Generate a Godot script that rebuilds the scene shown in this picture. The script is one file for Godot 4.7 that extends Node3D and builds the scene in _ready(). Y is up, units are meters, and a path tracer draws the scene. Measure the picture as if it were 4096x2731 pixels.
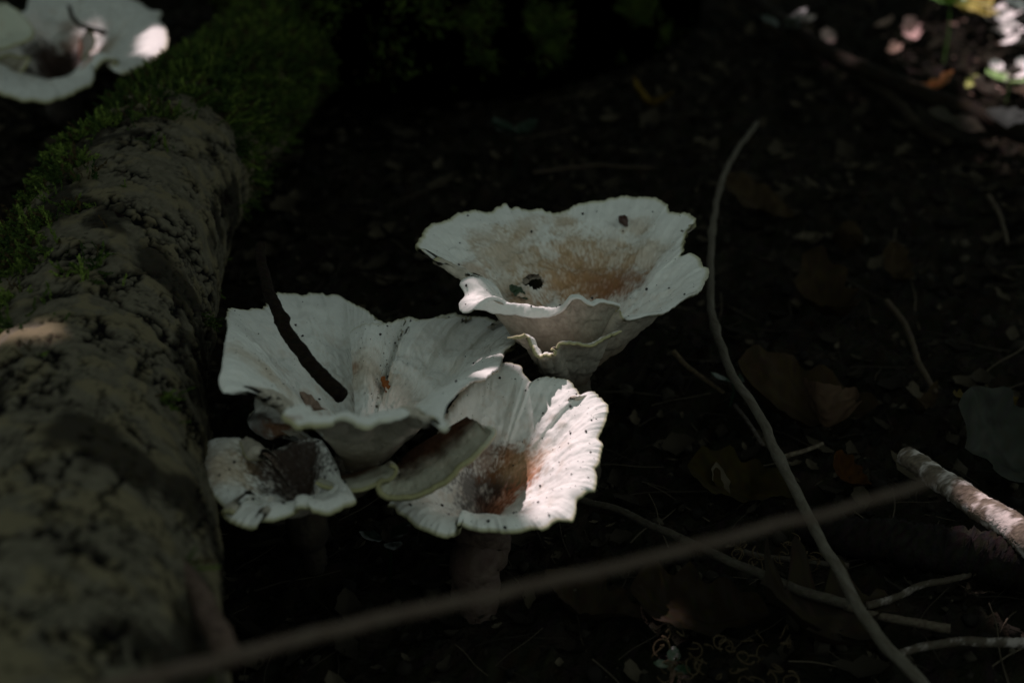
extends Node3D
# White funnel mushrooms beside a mossy branch on a dark forest floor, lit by the shade's sky and a few sun flecks.
# Lists of points are millimetres in the place's own axes (x right, y up, z towards the viewer).

const SUN := Vector3(-0.28, 0.80, -0.53)
var noise := FastNoiseLite.new()
var ridge := FastNoiseLite.new()
var cells := FastNoiseLite.new()
var rng := RandomNumberGenerator.new()
var taken := {}
var M := {}

# ---------------------------------------------------------------- helpers
func pts(a: Array) -> PackedVector3Array:
	var out := PackedVector3Array()
	for i in range(0, a.size(), 3):
		out.append(Vector3(a[i], a[i + 1], a[i + 2]) * 0.001)
	return out

func numbered(called: String) -> String:
	var n: int = taken.get(called, 0)
	taken[called] = n + 1
	return called if n == 0 else "%s_%03d" % [called, n]

func tag(o: Node3D, label: String, category: String, group := "", kind := "") -> void:
	if label: o.set_meta("label", label)
	if category: o.set_meta("category", category)
	if group: o.set_meta("group", group)
	if kind: o.set_meta("kind", kind)

func thing(called: String, label: String, category: String, at := Vector3.ZERO, group := "") -> Node3D:
	var o := Node3D.new()
	o.name = numbered(called)
	add_child(o)
	o.position = at
	tag(o, label, category, group)
	return o

func part(called: String, mesh: Mesh, m: Material, parent: Node3D) -> MeshInstance3D:
	var o := MeshInstance3D.new()
	o.name = String(called if parent != self else numbered(called))
	o.mesh = mesh
	o.material_override = m
	parent.add_child(o, true)
	if parent != self:
		o.position = -parent.position if not parent.has_meta("own_axes") else Vector3.ZERO
	return o

func scatter(called: String, mesh: Mesh, m: Material, where: Array, tints: Array, parent: Node3D) -> MultiMeshInstance3D:
	var mm := MultiMesh.new()
	mm.transform_format = MultiMesh.TRANSFORM_3D
	mm.use_colors = not tints.is_empty()
	mm.mesh = mesh
	mm.instance_count = where.size()
	for i in where.size():
		mm.set_instance_transform(i, where[i])
		if mm.use_colors:
			mm.set_instance_color(i, tints[i])
	var o := MultiMeshInstance3D.new()
	o.name = called if parent != self else numbered(called)
	o.multimesh = mm
	o.material_override = m
	o.set_meta("kind", "stuff")
	parent.add_child(o, true)
	if parent != self:
		o.position = -parent.position
	return o

func n3(p: Vector3, per_metre: float) -> float:
	return noise.get_noise_3dv(p * per_metre)

func smooth(p: PackedVector3Array, n: int, closed: bool) -> PackedVector3Array:
	# a Catmull-Rom line through the points, cut into n equal steps
	if p.size() == 1:
		var same := PackedVector3Array()
		same.resize(n)
		same.fill(p[0])
		return same
	var m := p.size()
	var fine := PackedVector3Array()
	for s in (m if closed else m - 1):
		var a := p[(s - 1 + m) % m] if closed else p[maxi(s - 1, 0)]
		var b := p[s]
		var c := p[(s + 1) % m]
		var d := p[(s + 2) % m] if closed else p[mini(s + 2, m - 1)]
		for k in 12:
			var t := k / 12.0
			fine.append(0.5 * (2.0 * b + (c - a) * t + (2.0 * a - 5.0 * b + 4.0 * c - d) * t * t + (d - a + 3.0 * b - 3.0 * c) * t * t * t))
	fine.append(p[0] if closed else p[m - 1])
	var far := PackedFloat32Array([0.0])
	for i in range(1, fine.size()):
		far.append(far[i - 1] + fine[i].distance_to(fine[i - 1]))
	var out := PackedVector3Array()
	var k := 0
	for i in n:
		var want: float = far[-1] * i / (n if closed else n - 1)
		while k < fine.size() - 2 and far[k + 1] < want:
			k += 1
		out.append(fine[k].lerp(fine[k + 1], clampf((want - far[k]) / maxf(far[k + 1] - far[k], 1e-9), 0.0, 1.0)))
	return out

func commit(v: PackedVector3Array, n: PackedVector3Array, c: PackedColorArray, idx: PackedInt32Array, uv := PackedVector2Array()) -> ArrayMesh:
	var a := []
	a.resize(Mesh.ARRAY_MAX)
	a[Mesh.ARRAY_VERTEX] = v
	a[Mesh.ARRAY_NORMAL] = n
	if c.size(): a[Mesh.ARRAY_COLOR] = c
	if uv.size(): a[Mesh.ARRAY_TEX_UV] = uv
	a[Mesh.ARRAY_INDEX] = idx
	var m := ArrayMesh.new()
	m.add_surface_from_arrays(Mesh.PRIMITIVE_TRIANGLES, a)
	return m

const STAINS_AND_SHADE := [Color(0.40, 0.28, 0.15), Color(0.38, 0.21, 0.085), Color(0.22, 0.09, 0.03), Color(0.46, 0.17, 0.085), Color(0.035, 0.022, 0.015)]  # the last tint also paints the black gap in the low mushroom

# A cap: flesh spread from the top of the stem to a traced rim, with thickness, folds, ribs, stains and painted shade.
func flesh(rim: PackedVector3Array, base: PackedVector3Array, upv: Vector3, p: float, hump: float, o: Dictionary) -> Dictionary:
	var closed: bool = o.get("closed", false)
	var n: int = o.get("n", 420)
	var m: int = o.get("m", 56)
	var thick: float = o.get("thick", 0.0024)
	var edge_thick: float = o.get("edge", 0.0015)
	var rough: float = o.get("rough", 1.0)
	var salt: float = o.get("salt", 0.0)
	var edge_tint: Color = o.get("edge_tint", Color(0.37, 0.35, 0.17))
	var under_tint: Color = o.get("under", Color(0.46, 0.42, 0.34))
	var top_tint: Color = o.get("top", Color(0.75, 0.76, 0.705))
	var heart: Color = o.get("heart", Color(0.4, 0.28, 0.16))
	var heart_r: float = o.get("heart_r", 0.35)
	var spots: Array = o.get("spots", [])
	var R := smooth(rim, n, closed)
	var B := smooth(base, n, closed)
	var mid := Vector3.ZERO
	for q in B: mid += q / n
	var teeth := PackedVector3Array()
	var longest := 0.0
	for i in n: longest = maxf(longest, R[i].distance_to(B[i]))
	for i in n:      # small teeth of the rim, none on the cut sides
		var out := (R[i] - B[i]).normalized()
		var a := n3(R[i] + Vector3(salt, 0, 0), 600.0) * 0.0009 * clampf(n3(R[i] + Vector3(salt, 4, 0), 50.0) * 2.5 + 0.5, 0.1, 1.0) + n3(R[i] + Vector3(salt, 1, 0), 190.0) * 0.0013 * clampf(n3(R[i] + Vector3(salt, 14, 0), 38.0) * 2.2 + 0.45, 0.05, 1.2)
		teeth.append((out * a + upv * n3(R[i] + Vector3(0, salt, 2), 150.0) * 0.0007) * rough * smoothstep(0.45, 0.7, R[i].distance_to(B[i]) / longest))
	var soft := R
	for round_ in 3:       # the same rim without its notches, for the flesh further in
		var next := PackedVector3Array()
		var reach := maxi(2, n / 30)
		for i in n:
			var sum := Vector3.ZERO
			for k in range(-reach, reach + 1):
				sum += soft[(i + k + n) % n] if closed else soft[clampi(i + k, 0, n - 1)]
			next.append(sum / (2 * reach + 1))
		soft = next
	var G := PackedVector3Array()
	G.resize(n * (m + 1))
	for i in n:
		for j in m + 1:
			var mix := smoothstep(o.get("soft0", 0.15), 0.95, float(j) / m)
			var d := soft[i].lerp(R[i], mix) - B[i]
			var dv := d.dot(upv)
			var dh := d - upv * dv
			var lift: float = hump + float(o.get("lip", 0.0)) * exp(-soft[i].distance_squared_to(o.get("lip_at", Vector3.ZERO)) / 0.0009)
			var t := float(j) / m
			var q := B[i] + dh * t + upv * (dv * pow(t, p) + lift * sin(PI * t * t * t)) + teeth[i] * smoothstep(0.8, 1.0, t)
			var around := soft[i]
			# ribs that run from the hollow to the rim, stronger outwards, and soft dents
			q += upv * (n3(around + Vector3(salt, 5, t * 0.01), 330.0) * 0.0004 * smoothstep(0.3, 0.9, t) + n3(around + Vector3(salt, 9, t * 0.004), 1100.0) * 0.00012 * smoothstep(0.6, 0.97, t)) * rough
			q += upv * (n3(q + Vector3(salt, 0, 3), 75.0) * 0.0028 + n3(q + Vector3(salt, 7, 3), 320.0) * 0.0006) * sin(PI * clampf(t, 0.0, 1.0)) * rough
			G[i * (m + 1) + j] = q
	var w := m + 1
	var N := PackedVector3Array()
	N.resize(G.size())
	var lean := 0.0
	for i in n:
		var ia := ((i - 1 + n) % n if closed else maxi(i - 1, 0)) * w
		var ib := ((i + 1) % n if closed else mini(i + 1, n - 1)) * w
		for j in w:
			var nn := (G[ib + j] - G[ia + j]).cross(G[i * w + mini(j + 1, m)] - G[i * w + maxi(j - 1, 0)])
			nn = nn.normalized() if nn.length_squared() > 1e-20 else upv
			N[i * w + j] = nn
			lean += nn.dot(upv)
	var flip := -1.0 if lean < 0.0 else 1.0
	var V := PackedVector3Array()
	var NN := PackedVector3Array()
	var C := PackedColorArray()
	var I := PackedInt32Array()
	var rows := 2 * w + 1          # top rows base..rim, the rounded rim, under rows rim..base
	for i in n:
		for j in rows:
			var under := j > w
			var jj := mini(j, m) if not under else rows - 1 - j
			var k := i * w + jj
			var t := float(jj) / m
			var nn := N[k] * flip
			var q := G[k]
			var body := lerpf(thick * 1.7, edge_thick, smoothstep(0.0, 0.85, t))
			var cut_near := 1.0 if closed else smoothstep(0.0, 0.045, float(mini(i, n - 1 - i)) / n)
			body *= lerpf(0.18, 1.0, cut_near)
			var out := (G[i * w + m] - G[i * w + m - 2]).normalized()
			if j == w:
				q += out * edge_thick * 0.45 - nn * edge_thick * 0.5
				nn = out
			elif under:
				q -= nn * body
				nn = -nn
			V.append(q)
			NN.append(nn)
			# colour: cream flesh, tan heart, stains, painted shade, dull underside, yellowish rim
			var c := top_tint
			var f1 := n3(q + Vector3(salt, 0, 0), 140.0)
			var f2 := n3(q + Vector3(salt, 3, 0), 600.0)
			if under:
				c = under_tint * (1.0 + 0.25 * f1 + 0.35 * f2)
				c = c.lerp(heart * 0.5, 0.85 * smoothstep(o.get("dusk", 0.5), 0.05, t))  # darker towards the stem: brown stain plus painted shade of the cavity
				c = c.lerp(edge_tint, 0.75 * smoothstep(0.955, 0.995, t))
			else:
				c = c * (1.0 + 0.05 * f1 + 0.05 * f2)
				c = c.lerp(Color(0.52, 0.45, 0.36), clampf(0.55 * smoothstep(0.05, 0.55, f1 + 0.3 * f2) * smoothstep(1.0, 0.5, t), 0, 1))
				c = c.lerp(heart * (1.0 + 0.5 * f2), clampf(smoothstep(heart_r, heart_r * 0.3, t + 0.12 * f1), 0, 1))
				for s in spots:
					var r: float = s[1]
					var d2 := q.distance_to(s[0])
					if d2 < r * 1.5:
						var k2: float = s[3] * smoothstep(1.25, 0.25, d2 / r + 0.55 * f1 + 0.5 * f2)
						c = c.lerp(STAINS_AND_SHADE[s[2]] * (1.0 + 0.35 * f2), clampf(k2, 0, 1))
				c = c.lerp(edge_tint, 0.8 * smoothstep(0.972, 0.998, t) * smoothstep(0.45, 0.7, R[i].distance_to(B[i]) / longest))
			if j == w: c = top_tint.lerp(edge_tint * (1.0 + 0.2 * f2), smoothstep(0.45, 0.7, R[i].distance_to(B[i]) / longest))
			c.a = 1.0
			C.append(c)
	var hole: Vector3 = o.get("hole", Vector3(9, 9, 9))
	var hole_r: float = o.get("hole_r", 0.0)
	for i in (n if closed else n - 1):
		var a := i * rows
		var b := ((i + 1) % n) * rows
		for j in rows - 1:
			if hole_r > 0.0:
				var jt := mini(j, m) if j <= w else rows - 1 - j
				var mid2 := (V[a + jt] + V[b + jt]) * 0.5
				if mid2.distance_to(hole) < hole_r * (1.0 + 0.35 * n3(mid2, 140.0)) and (j < m or j > w):
					continue
			if flip > 0.0:
				I.append_array([a + j, a + j + 1, b + j, b + j, a + j + 1, b + j + 1])
			else:
				I.append_array([a + j, b + j, a + j + 1, b + j, b + j + 1, a + j + 1])
	if not closed:                  # the two cut sides
		for e in 2:
			var side: int = 0 if e == 0 else (n - 1) * rows
			var inner: int = rows if e == 0 else (n - 2) * rows
			var first := V.size()
			for j in rows:
				V.append(V[side + j])
				var jj := mini(j, m) if j <= w else rows - 1 - j
				NN.append((V[side + jj] - V[inner + jj]).normalized())
				C.append(top_tint * Color(0.9, 0.86, 0.8))
			for j in m:
				var x: int = first + j
				var y: int = first + rows - 1 - j
				var face := (V[x + 1] - V[x]).cross(V[y] - V[x])
				if face.dot(NN[x]) < 0.0:
					I.append_array([x, x + 1, y, x + 1, y - 1, y])
				else:
					I.append_array([x, y, x + 1, x + 1, y, y - 1])
	return {"mesh": commit(V, NN, C, I), "grid": G, "normal": N, "flip": flip, "n": n, "w": w}

func lump(seed_at: float, detail := 5) -> ArrayMesh:
	# a small uneven grain
	var s := SphereMesh.new()
	s.radial_segments = detail + 3
	s.rings = detail - 1
	s.radius = 0.5
	s.height = 1.0
	var a := s.get_mesh_arrays()
	var v: PackedVector3Array = a[Mesh.ARRAY_VERTEX]
	for i in v.size():
		v[i] *= 1.0 + 0.7 * noise.get_noise_3dv(v[i] * 1.6 + Vector3(seed_at, 0, 0))
	var st := SurfaceTool.new()
	st.begin(Mesh.PRIMITIVE_TRIANGLES)
	var idx: PackedInt32Array = a[Mesh.ARRAY_INDEX]
	for k in idx:
		st.add_vertex(v[k])
	st.generate_normals()
	return st.commit()

func specks(cap: Dictionary, count: int, parent: Node3D, t0 := 0.2, big := 1.0) -> void:
	var where := []
	for k in count:
		var i := rng.randi() % int(cap.n)
		var j := int(lerpf(t0, 0.98, sqrt(rng.randf())) * (int(cap.w) - 1))
		var at: int = i * int(cap.w) + j
		var nn: Vector3 = cap.normal[at] * cap.flip
		var r: float = (0.00016 + 0.00055 * pow(rng.randf(), 6.0)) * big
		var b := Basis(Vector3(rng.randf() - 0.5, rng.randf() - 0.5, rng.randf() - 0.5).normalized(), rng.randf() * 6.0).scaled(Vector3(r * 1.6, r * 1.2, r * (1.3 + 1.6 * rng.randf())))
		where.append(Transform3D(b, cap.grid[at] + nn * r * 0.3))
	scatter("soil_specks", M.grain, M.speck, where, [], parent)

# A bent round stick: radii along the line, knobs, bark colour.
func stick(line: PackedVector3Array, r0: float, r1: float, o := {}) -> ArrayMesh:
	var n: int = o.get("n", 60)
	var s: int = o.get("s", 12)
	var tint: Color = o.get("tint", Color(0.12, 0.10, 0.075))
	var tint2: Color = o.get("tint2", Color(0.05, 0.038, 0.028))
	var rough: float = o.get("rough", 0.12)
	var knobs: Array = o.get("knobs", [])
	var salt: float = o.get("salt", r0 * 900.0 + line[0].x * 37.0)
	var P := smooth(line, n, false)
	for i in n:      # small kinks
		var at := float(i) * P[0].distance_to(P[n - 1]) / n * 38.0
		P[i] += Vector3(noise.get_noise_2d(at, salt), noise.get_noise_2d(at, salt + 9.0), noise.get_noise_2d(at, salt + 20.0)) * minf(r0, 0.0025) * 0.55
	var V := PackedVector3Array()
	var NN := PackedVector3Array()
	var C := PackedColorArray()
	var I := PackedInt32Array()
	var side := Vector3(0, 1, 0).cross(P[1] - P[0]).normalized()
	if side.length() < 0.5: side = Vector3(1, 0, 0)
	for i in n + 2:
		var k := clampi(i - 1, 0, n - 1)
		var f := (P[mini(k + 1, n - 1)] - P[maxi(k - 1, 0)]).normalized()
		side = (side - f * side.dot(f)).normalized()
		var up := f.cross(side)
		var t := float(k) / (n - 1)
		var r := lerpf(r0, r1, t)
		for kn in knobs:
			r *= 1.0 + kn[1] * exp(-pow((t - kn[0]) * n / 1.3, 2.0))
		var end := i == 0 or i == n + 1
		for j in s + 1:
			var a := TAU * j / s
			var dir := side * cos(a) + up * sin(a)
			var q := P[k] + dir * r
			var b := noise.get_noise_3dv(q * 500.0 + Vector3(salt, 0, 0))
			var b2 := noise.get_noise_3dv(Vector3(a * 2.0 + salt, t * 9.0, 3.0) * 9.0)
			q = P[k] + dir * r * (1.0 + rough * b + rough * 0.6 * b2) * (0.02 if end else 1.0)
			V.append(q)
			NN.append((f * (-1.0 if i == 0 else 1.0)) if end else dir)
			var c := tint.lerp(tint2, clampf(0.5 + 0.9 * b + 0.5 * b2, 0, 1))
			if o.has("lichen"): c = c.lerp(Color(0.50, 0.45, 0.41), clampf(smoothstep(0.0, 0.35, noise.get_noise_3dv(q * 130.0 + Vector3(9, salt, 0)) + 0.35 * noise.get_noise_3dv(q * 900.0)) * float(o.lichen), 0, 1))
			c.a = 1.0
			C.append(c)
	for i in n + 1:
		for j in s:
			var a := i * (s + 1) + j
			var b := a + s + 1
			I.append_array([a, b, a + 1, a + 1, b, b + 1])
	return commit(V, NN, C, I)

# ---------------------------------------------------------------- ground
func ground_y(x: float, z: float) -> float:
	var p := Vector3(x, 0, z)
	return n3(p, 9.0) * 0.005 + n3(p + Vector3(0, 2, 0), 34.0) * 0.006 + n3(p + Vector3(0, 4, 0), 120.0) * 0.004 + ridge.get_noise_3dv(p * 60.0) * 0.003 - 0.005

func make_ground() -> void:
	var n := 420
	var xs := PackedFloat32Array()
	for i in n + 1:
		var s := 2.0 * i / n - 1.0
		xs.append(s * 0.62 + pow(s, 9.0) * 40.0)
	var V := PackedVector3Array()
	var C := PackedColorArray()
	var I := PackedInt32Array()
	for i in n + 1:
		for k in n + 1:
			var x := xs[i] + 0.08
			var z := xs[k] - 0.22
			V.append(Vector3(x, ground_y(x, z), z))
			var f := n3(Vector3(x, 7, z), 45.0)
			var f2 := n3(Vector3(x, 9, z), 300.0)
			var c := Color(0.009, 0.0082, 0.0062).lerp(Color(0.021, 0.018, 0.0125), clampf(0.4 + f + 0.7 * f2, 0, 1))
			C.append(c)
	var NN := PackedVector3Array()
	var w := n + 1
	for i in w:
		for k in w:
			var dx := V[mini(i + 1, n) * w + k] - V[maxi(i - 1, 0) * w + k]
			var dz := V[i * w + mini(k + 1, n)] - V[i * w + maxi(k - 1, 0)]
			NN.append(dz.cross(dx).normalized())
	for i in n:
		for k in n:
			var a := i * w + k
			I.append_array([a, a + w, a + 1, a + 1, a + w, a + w + 1])
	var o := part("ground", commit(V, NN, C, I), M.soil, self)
	o.set_meta("kind", "structure")

# ---------------------------------------------------------------- leaves
func leaf(len: float, wide: float, curl: float, fold: float, lobes: float, salt: float, tint: Color, n := 16, m := 8) -> ArrayMesh:
	var V := PackedVector3Array()
	var C := PackedColorArray()
	var I := PackedInt32Array()
	for i in n + 1:
		var t := float(i) / n
		var half := wide * 0.5 * pow(sin(PI * pow(t, 0.8)), 0.7)
		half *= 1.0 + lobes * 0.45 * sin(t * 24.0 + salt) 
		if i == n or i == 0: half = wide * 0.02
		for j in m + 1:
			var s := 2.0 * j / m - 1.0
			var y := curl * len * (t - 0.5) * (t - 0.5) * 2.0 + fold * absf(s) * half + curl * 0.6 * s * s * half
			var q := Vector3(s * half, y, (t - 0.5) * len)
			q.y += len * 0.05 * noise.get_noise_3dv(q / len * 2.4 + Vector3(salt, 0, 0)) * 2.0
			q.x += len * 0.03 * noise.get_noise_3dv(q / len * 4.0 + Vector3(0, salt, 0))
			V.append(q)
			var vein := maxf(exp(-pow(s * 14.0, 2.0)), 0.6 * exp(-pow(sin((t * 9.0 - absf(s) * 2.0) * PI) * 5.0, 2.0)))
			var c := tint * (1.0 + 0.5 * noise.get_noise_3dv(q / len * 7.0 + Vector3(salt, 3, 0)))
			c = c.lerp(tint * 1.5, 0.4 * vein)
			c.a = 1.0
			C.append(c)
	for i in n:
		for j in m:
			var a := i * (m + 1) + j
			var b := a + m + 1
			I.append_array([a, a + 1, b, b, a + 1, b + 1])
	var NN := PackedVector3Array()
	for i in n + 1:
		for j in m + 1:
			var du := V[mini(i + 1, n) * (m + 1) + j] - V[maxi(i - 1, 0) * (m + 1) + j]
			var dv := V[i * (m + 1) + mini(j + 1, m)] - V[i * (m + 1) + maxi(j - 1, 0)]
			NN.append(du.cross(dv).normalized())
	return commit(V, NN, C, I)

func seat(at: Vector3) -> Vector3:
	# nothing on the soil lies under it
	return Vector3(at.x, maxf(at.y, ground_y(at.x, at.z) + 0.004), at.z)

func put_leaf(called: String, label: String, category: String, mesh: Mesh, at: Vector3, yaw: float, pitch: float, roll: float, m: Material, group := "") -> MeshInstance3D:
	var o := part(called, mesh, m, self)
	o.transform = Transform3D(Basis.from_euler(Vector3(deg_to_rad(pitch), deg_to_rad(yaw), deg_to_rad(roll))), seat(at))
	tag(o, label, category, group)
	return o

func seedling(label: String, spot: Vector3, leaves: int, size: float, tint: Color, height: float, turn := 0.0, lean := 20.0) -> void:
	var at := seat(spot)
	var o := thing("seedling", label, "seedling", at, "green seedlings on the forest floor")
	var top := at + Vector3(0, height, 0)
	part("stem", stick(PackedVector3Array([at + Vector3(0, -0.004, 0), at + Vector3(0.001, height * 0.5, 0), top]), 0.0006, 0.0005, {"n": 8, "s": 6, "tint": tint * 0.8, "tint2": tint * 0.6}), M.bark, o)
	for k in leaves:
		var a := turn + TAU * k / leaves + rng.randf_range(-0.3, 0.3)
		var mesh := leaf(size * rng.randf_range(0.8, 1.1), size * 0.62, 0.15, 0.15, 0.0, a, tint, 10, 6)
		var l := part("leaf", mesh, M.green, o)
		var b := Basis(Vector3.UP, a) * Basis(Vector3.RIGHT, deg_to_rad(-lean + rng.randf_range(-15, 15)))
		l.transform = Transform3D(b, Vector3(0, height, 0) + b * Vector3(0, 0, size * 0.62))

# ---------------------------------------------------------------- logs and moss
func log_mesh(line: PackedVector3Array, r0: float, r1: float, n: int, s: int, salt: float, tint: Color, deep: Color) -> Dictionary:
	var P := smooth(line, n, false)
	var G := PackedVector3Array()
	var C := PackedColorArray()
	var I := PackedInt32Array()
	var side := Vector3(1, 0, 0)
	var axis := []
	for i in n:
		var f := (P[mini(i + 1, n - 1)] - P[maxi(i - 1, 0)]).normalized()
		side = (side - f * side.dot(f)).normalized()
		var up := side.cross(f)
		if up.y < 0.0: up = -up
		axis.append(P[i])
		var t := float(i) / (n - 1)
		for j in s + 1:
			var a := TAU * (j % s) / s
			var dir := side * cos(a) + up * sin(a)
			var r := lerpf(r0, r1, t)
			var q := P[i] + dir * r
			var along := Vector3(a * 0.8, t * line[0].distance_to(line[-1]) * 26.0, salt)
			q += dir * (n3(q + Vector3(salt, 0, 0), 14.0) * 0.0028 + n3(q + Vector3(salt, 2, 0), 70.0) * 0.0006 + n3(q, 400.0) * 0.00025)
			# cracks of the bark: an uneven net, drawn out along the stem, and plates that peel
			var bent := q + Vector3(n3(q, 90.0), n3(q + Vector3(3, 0, 0), 90.0), n3(q + Vector3(0, 3, 0), 90.0)) * 0.010
			bent = Vector3(bent.x, bent.y, bent.z * 0.5)
			var open := smoothstep(-0.3, 0.1, n3(q + Vector3(2, salt, 0), 30.0))
			var cut := smoothstep(0.13, 0.045, cells.get_noise_3dv(bent * 52.0 + Vector3(salt, 0, 0)) + 1.0) * open
			var ck2 := smoothstep(0.13, 0.03, cells.get_noise_3dv(bent * 120.0 + Vector3(0, salt, 0)) + 1.0) * smoothstep(-0.2, 0.25, n3(q + Vector3(7, salt, 0), 40.0))
			q -= dir * (cut * 0.0013 + ck2 * 0.0003)
			var plate := n3(q + Vector3(0, salt + 8.0, 0), 55.0)
			q += dir * smoothstep(0.05, 0.09, plate) * 0.0006
			G.append(q)
			var c := tint * (1.0 + 0.35 * n3(q, 160.0) + 0.25 * n3(q + Vector3(5, 0, 0), 700.0))
			c = c.lerp(tint * Color(1.25, 1.2, 1.05), smoothstep(0.05, 0.15, plate))
			c = c.lerp(deep, clampf(1.0 * cut + 0.7 * ck2, 0, 1))
			c = c.lerp(deep * 1.4, 0.8 * smoothstep(0.02, 0.30, n3(q + Vector3(3, salt, 0), 15.0) + 0.35 * n3(q + Vector3(8, salt, 0), 60.0)))
			c.a = 1.0
			C.append(c)
	var w := s + 1
	var N := PackedVector3Array()
	for i in n:
		for j in w:
			var jj := j % s
			var du := G[mini(i + 1, n - 1) * w + jj] - G[maxi(i - 1, 0) * w + jj]
			var dv := G[i * w + (jj + 1) % s] - G[i * w + (jj - 1 + s) % s]
			var nn := du.cross(dv).normalized()
			if nn.dot(G[i * w + jj] - axis[i]) < 0.0: nn = -nn
			N.append(nn)
	for i in n - 1:
		for j in s:
			var a := i * w + j
			var b := a + w
			I.append_array([a, a + 1, b, b, a + 1, b + 1])
	var NN := N.duplicate()
	for e in [0, n - 1]:          # broken ends
		var at := G.size()
		G.append(axis[e])
		NN.append((axis[e] - axis[1 if e == 0 else n - 2]).normalized())
		C.append(deep)
		for j in s: I.append_array([at, e * w + j, e * w + j + 1])
	return {"mesh": commit(G, NN, C, I), "grid": G, "normal": N, "n": n, "s": s}

func sprig() -> ArrayMesh:
	# one moss shoot: a bent stem set all round with narrow pointed leaves
	var st := SurfaceTool.new()
	st.begin(Mesh.PRIMITIVE_TRIANGLES)
	for k in 15:
		var t := k / 14.0
		var at := Vector3(0.25 * t * t, t, 0.1 * t)
		var a := k * 2.4
		var out := Vector3(cos(a), 0.75 + 0.5 * t, sin(a)).normalized() * (0.36 - 0.14 * t)
		var across := Vector3(-sin(a), 0, cos(a)) * 0.10
		for f in [[at - across, at + out, at + across]]:
			for v in f:
				st.add_vertex(v)
	st.generate_normals()
	return st.commit()

func moss(called: String, l: Dictionary, count: int, keep: Callable, parent: Node3D, size: float) -> void:
	var where := []
	var tints := []
	var tries := 0
	while where.size() < count and tries < count * 8:
		tries += 1
		var i := rng.randi() % int(l.n)
		var j := rng.randi() % int(l.s)
		var at: int = i * (int(l.s) + 1) + j
		var nn: Vector3 = l.normal[at]
		var q: Vector3 = l.grid[at]
		var k: float = keep.call(q, nn, float(i) / int(l.n))
		if rng.randf() > k: continue
		q += Vector3(rng.randf() - 0.5, rng.randf() - 0.5, rng.randf() - 0.5) * 0.003
		var up := (nn + Vector3(rng.randf() - 0.5, rng.randf() - 0.6, rng.randf() - 0.5) * 1.5 + Vector3(0.25, -0.1, 0.15)).normalized()
		var x := up.cross(Vector3(rng.randf() - 0.5, rng.randf() - 0.5, rng.randf() - 0.5)).normalized()
		var s := size * rng.randf_range(0.55, 1.25) * (0.6 + 0.4 * k)
		where.append(Transform3D(Basis(x, up, x.cross(up)).scaled_local(Vector3(s * 0.75, s, s * 0.75)), q - nn * 0.001))
		var g := rng.randf() * 0.6 + 0.4 * clampf(0.5 + n3(q, 60.0) * 1.5, 0, 1)
		if rng.randf() < 0.13:
			tints.append(Color(0.05, 0.036, 0.016))
			continue
		tints.append(Color(0.016, 0.034, 0.008).lerp(Color(0.17, 0.235, 0.045), pow(g, 2.2)))
	scatter(called, M.sprig, M.moss, where, tints, parent)

# ---------------------------------------------------------------- unseen leaves added above to block the sun, open where flecks fall
func canopy(gaps: Array) -> void:
	var s := SUN.normalized()
	var u := s.cross(Vector3(0, 0, 1)).normalized()
	var v := u.cross(s)
	var flat := []
	for g in gaps:
		flat.append([g[0].dot(u), g[0].dot(v), g[1]])
	var mid := Vector3(0.05, 0.0, -0.2)
	var o := thing("added_canopy", "unseen leafy branch added to shade the log and the mushrooms", "branch", mid + s * 1.15)
	var where := []
	var tints := []
	for pass_ in [[15000, 0.030, 1.0], [26000, 0.010, 0.0]]:
		for k in pass_[0]:
			var a: float
			var b: float
			if pass_[2] > 0.0:
				var under := Vector3(rng.randf_range(-0.75, 0.85), 0.02, rng.randf_range(-1.15, 0.45))
				a = under.dot(u)
				b = under.dot(v)
			else:
				var g: Array = flat[rng.randi() % flat.size()]
				var ang := rng.randf() * TAU
				var rad: float = g[2] + 0.004 + rng.randf() * 0.055
				a = g[0] + cos(ang) * rad
				b = g[1] + sin(ang) * rad
			var size: float = pass_[1] * rng.randf_range(0.75, 1.3)
			var free := true
			for g in flat:
				var dx: float = a - g[0]
				var dy: float = b - g[1]
				var r: float = g[2] + size
				if dx * dx + dy * dy < r * r:
					free = false
					break
			if not free: continue
			var q := u * a + v * b
			q += s * (rng.randf_range(0.85, 1.15) + (0.02 - q.y) / s.y)
			var up := (s + Vector3(rng.randf() - 0.5, rng.randf() - 0.5, rng.randf() - 0.5) * 0.9).normalized()
			var x := up.cross(Vector3(rng.randf() - 0.5, rng.randf() - 0.5, rng.randf() - 0.5)).normalized()
			where.append(Transform3D(Basis(x, up, x.cross(up)).scaled_local(Vector3.ONE * size * 2.0), q))
			tints.append(Color(0.03, 0.07, 0.015).lerp(Color(0.06, 0.11, 0.03), rng.randf()))
	scatter("foliage", leaf(1.0, 0.85, 0.1, 0.1, 0.0, 1.0, Color(1, 1, 1), 6, 4), M.canopy, where, tints, o)
	part("limb", stick(PackedVector3Array([o.position + Vector3(-2.2, 0.3, -1.6), o.position + Vector3(-1.0, 0.27, -0.9), o.position + Vector3(-0.2, 0.25, -0.2), o.position + Vector3(0.6, 0.3, 0.3)]), 0.03, 0.008, {"n": 30, "s": 10}), M.bark, o)

# ---------------------------------------------------------------- materials
func noise_map(freq: float, size := 512, kind := FastNoiseLite.TYPE_SIMPLEX_SMOOTH, octaves := 5) -> NoiseTexture2D:
	var f := FastNoiseLite.new()
	f.noise_type = kind
	f.frequency = freq
	f.fractal_octaves = octaves
	f.seed = int(freq * 1000.0)
	var t := NoiseTexture2D.new()
	t.width = size
	t.height = size
	t.seamless = true
	t.noise = f
	return t

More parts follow.
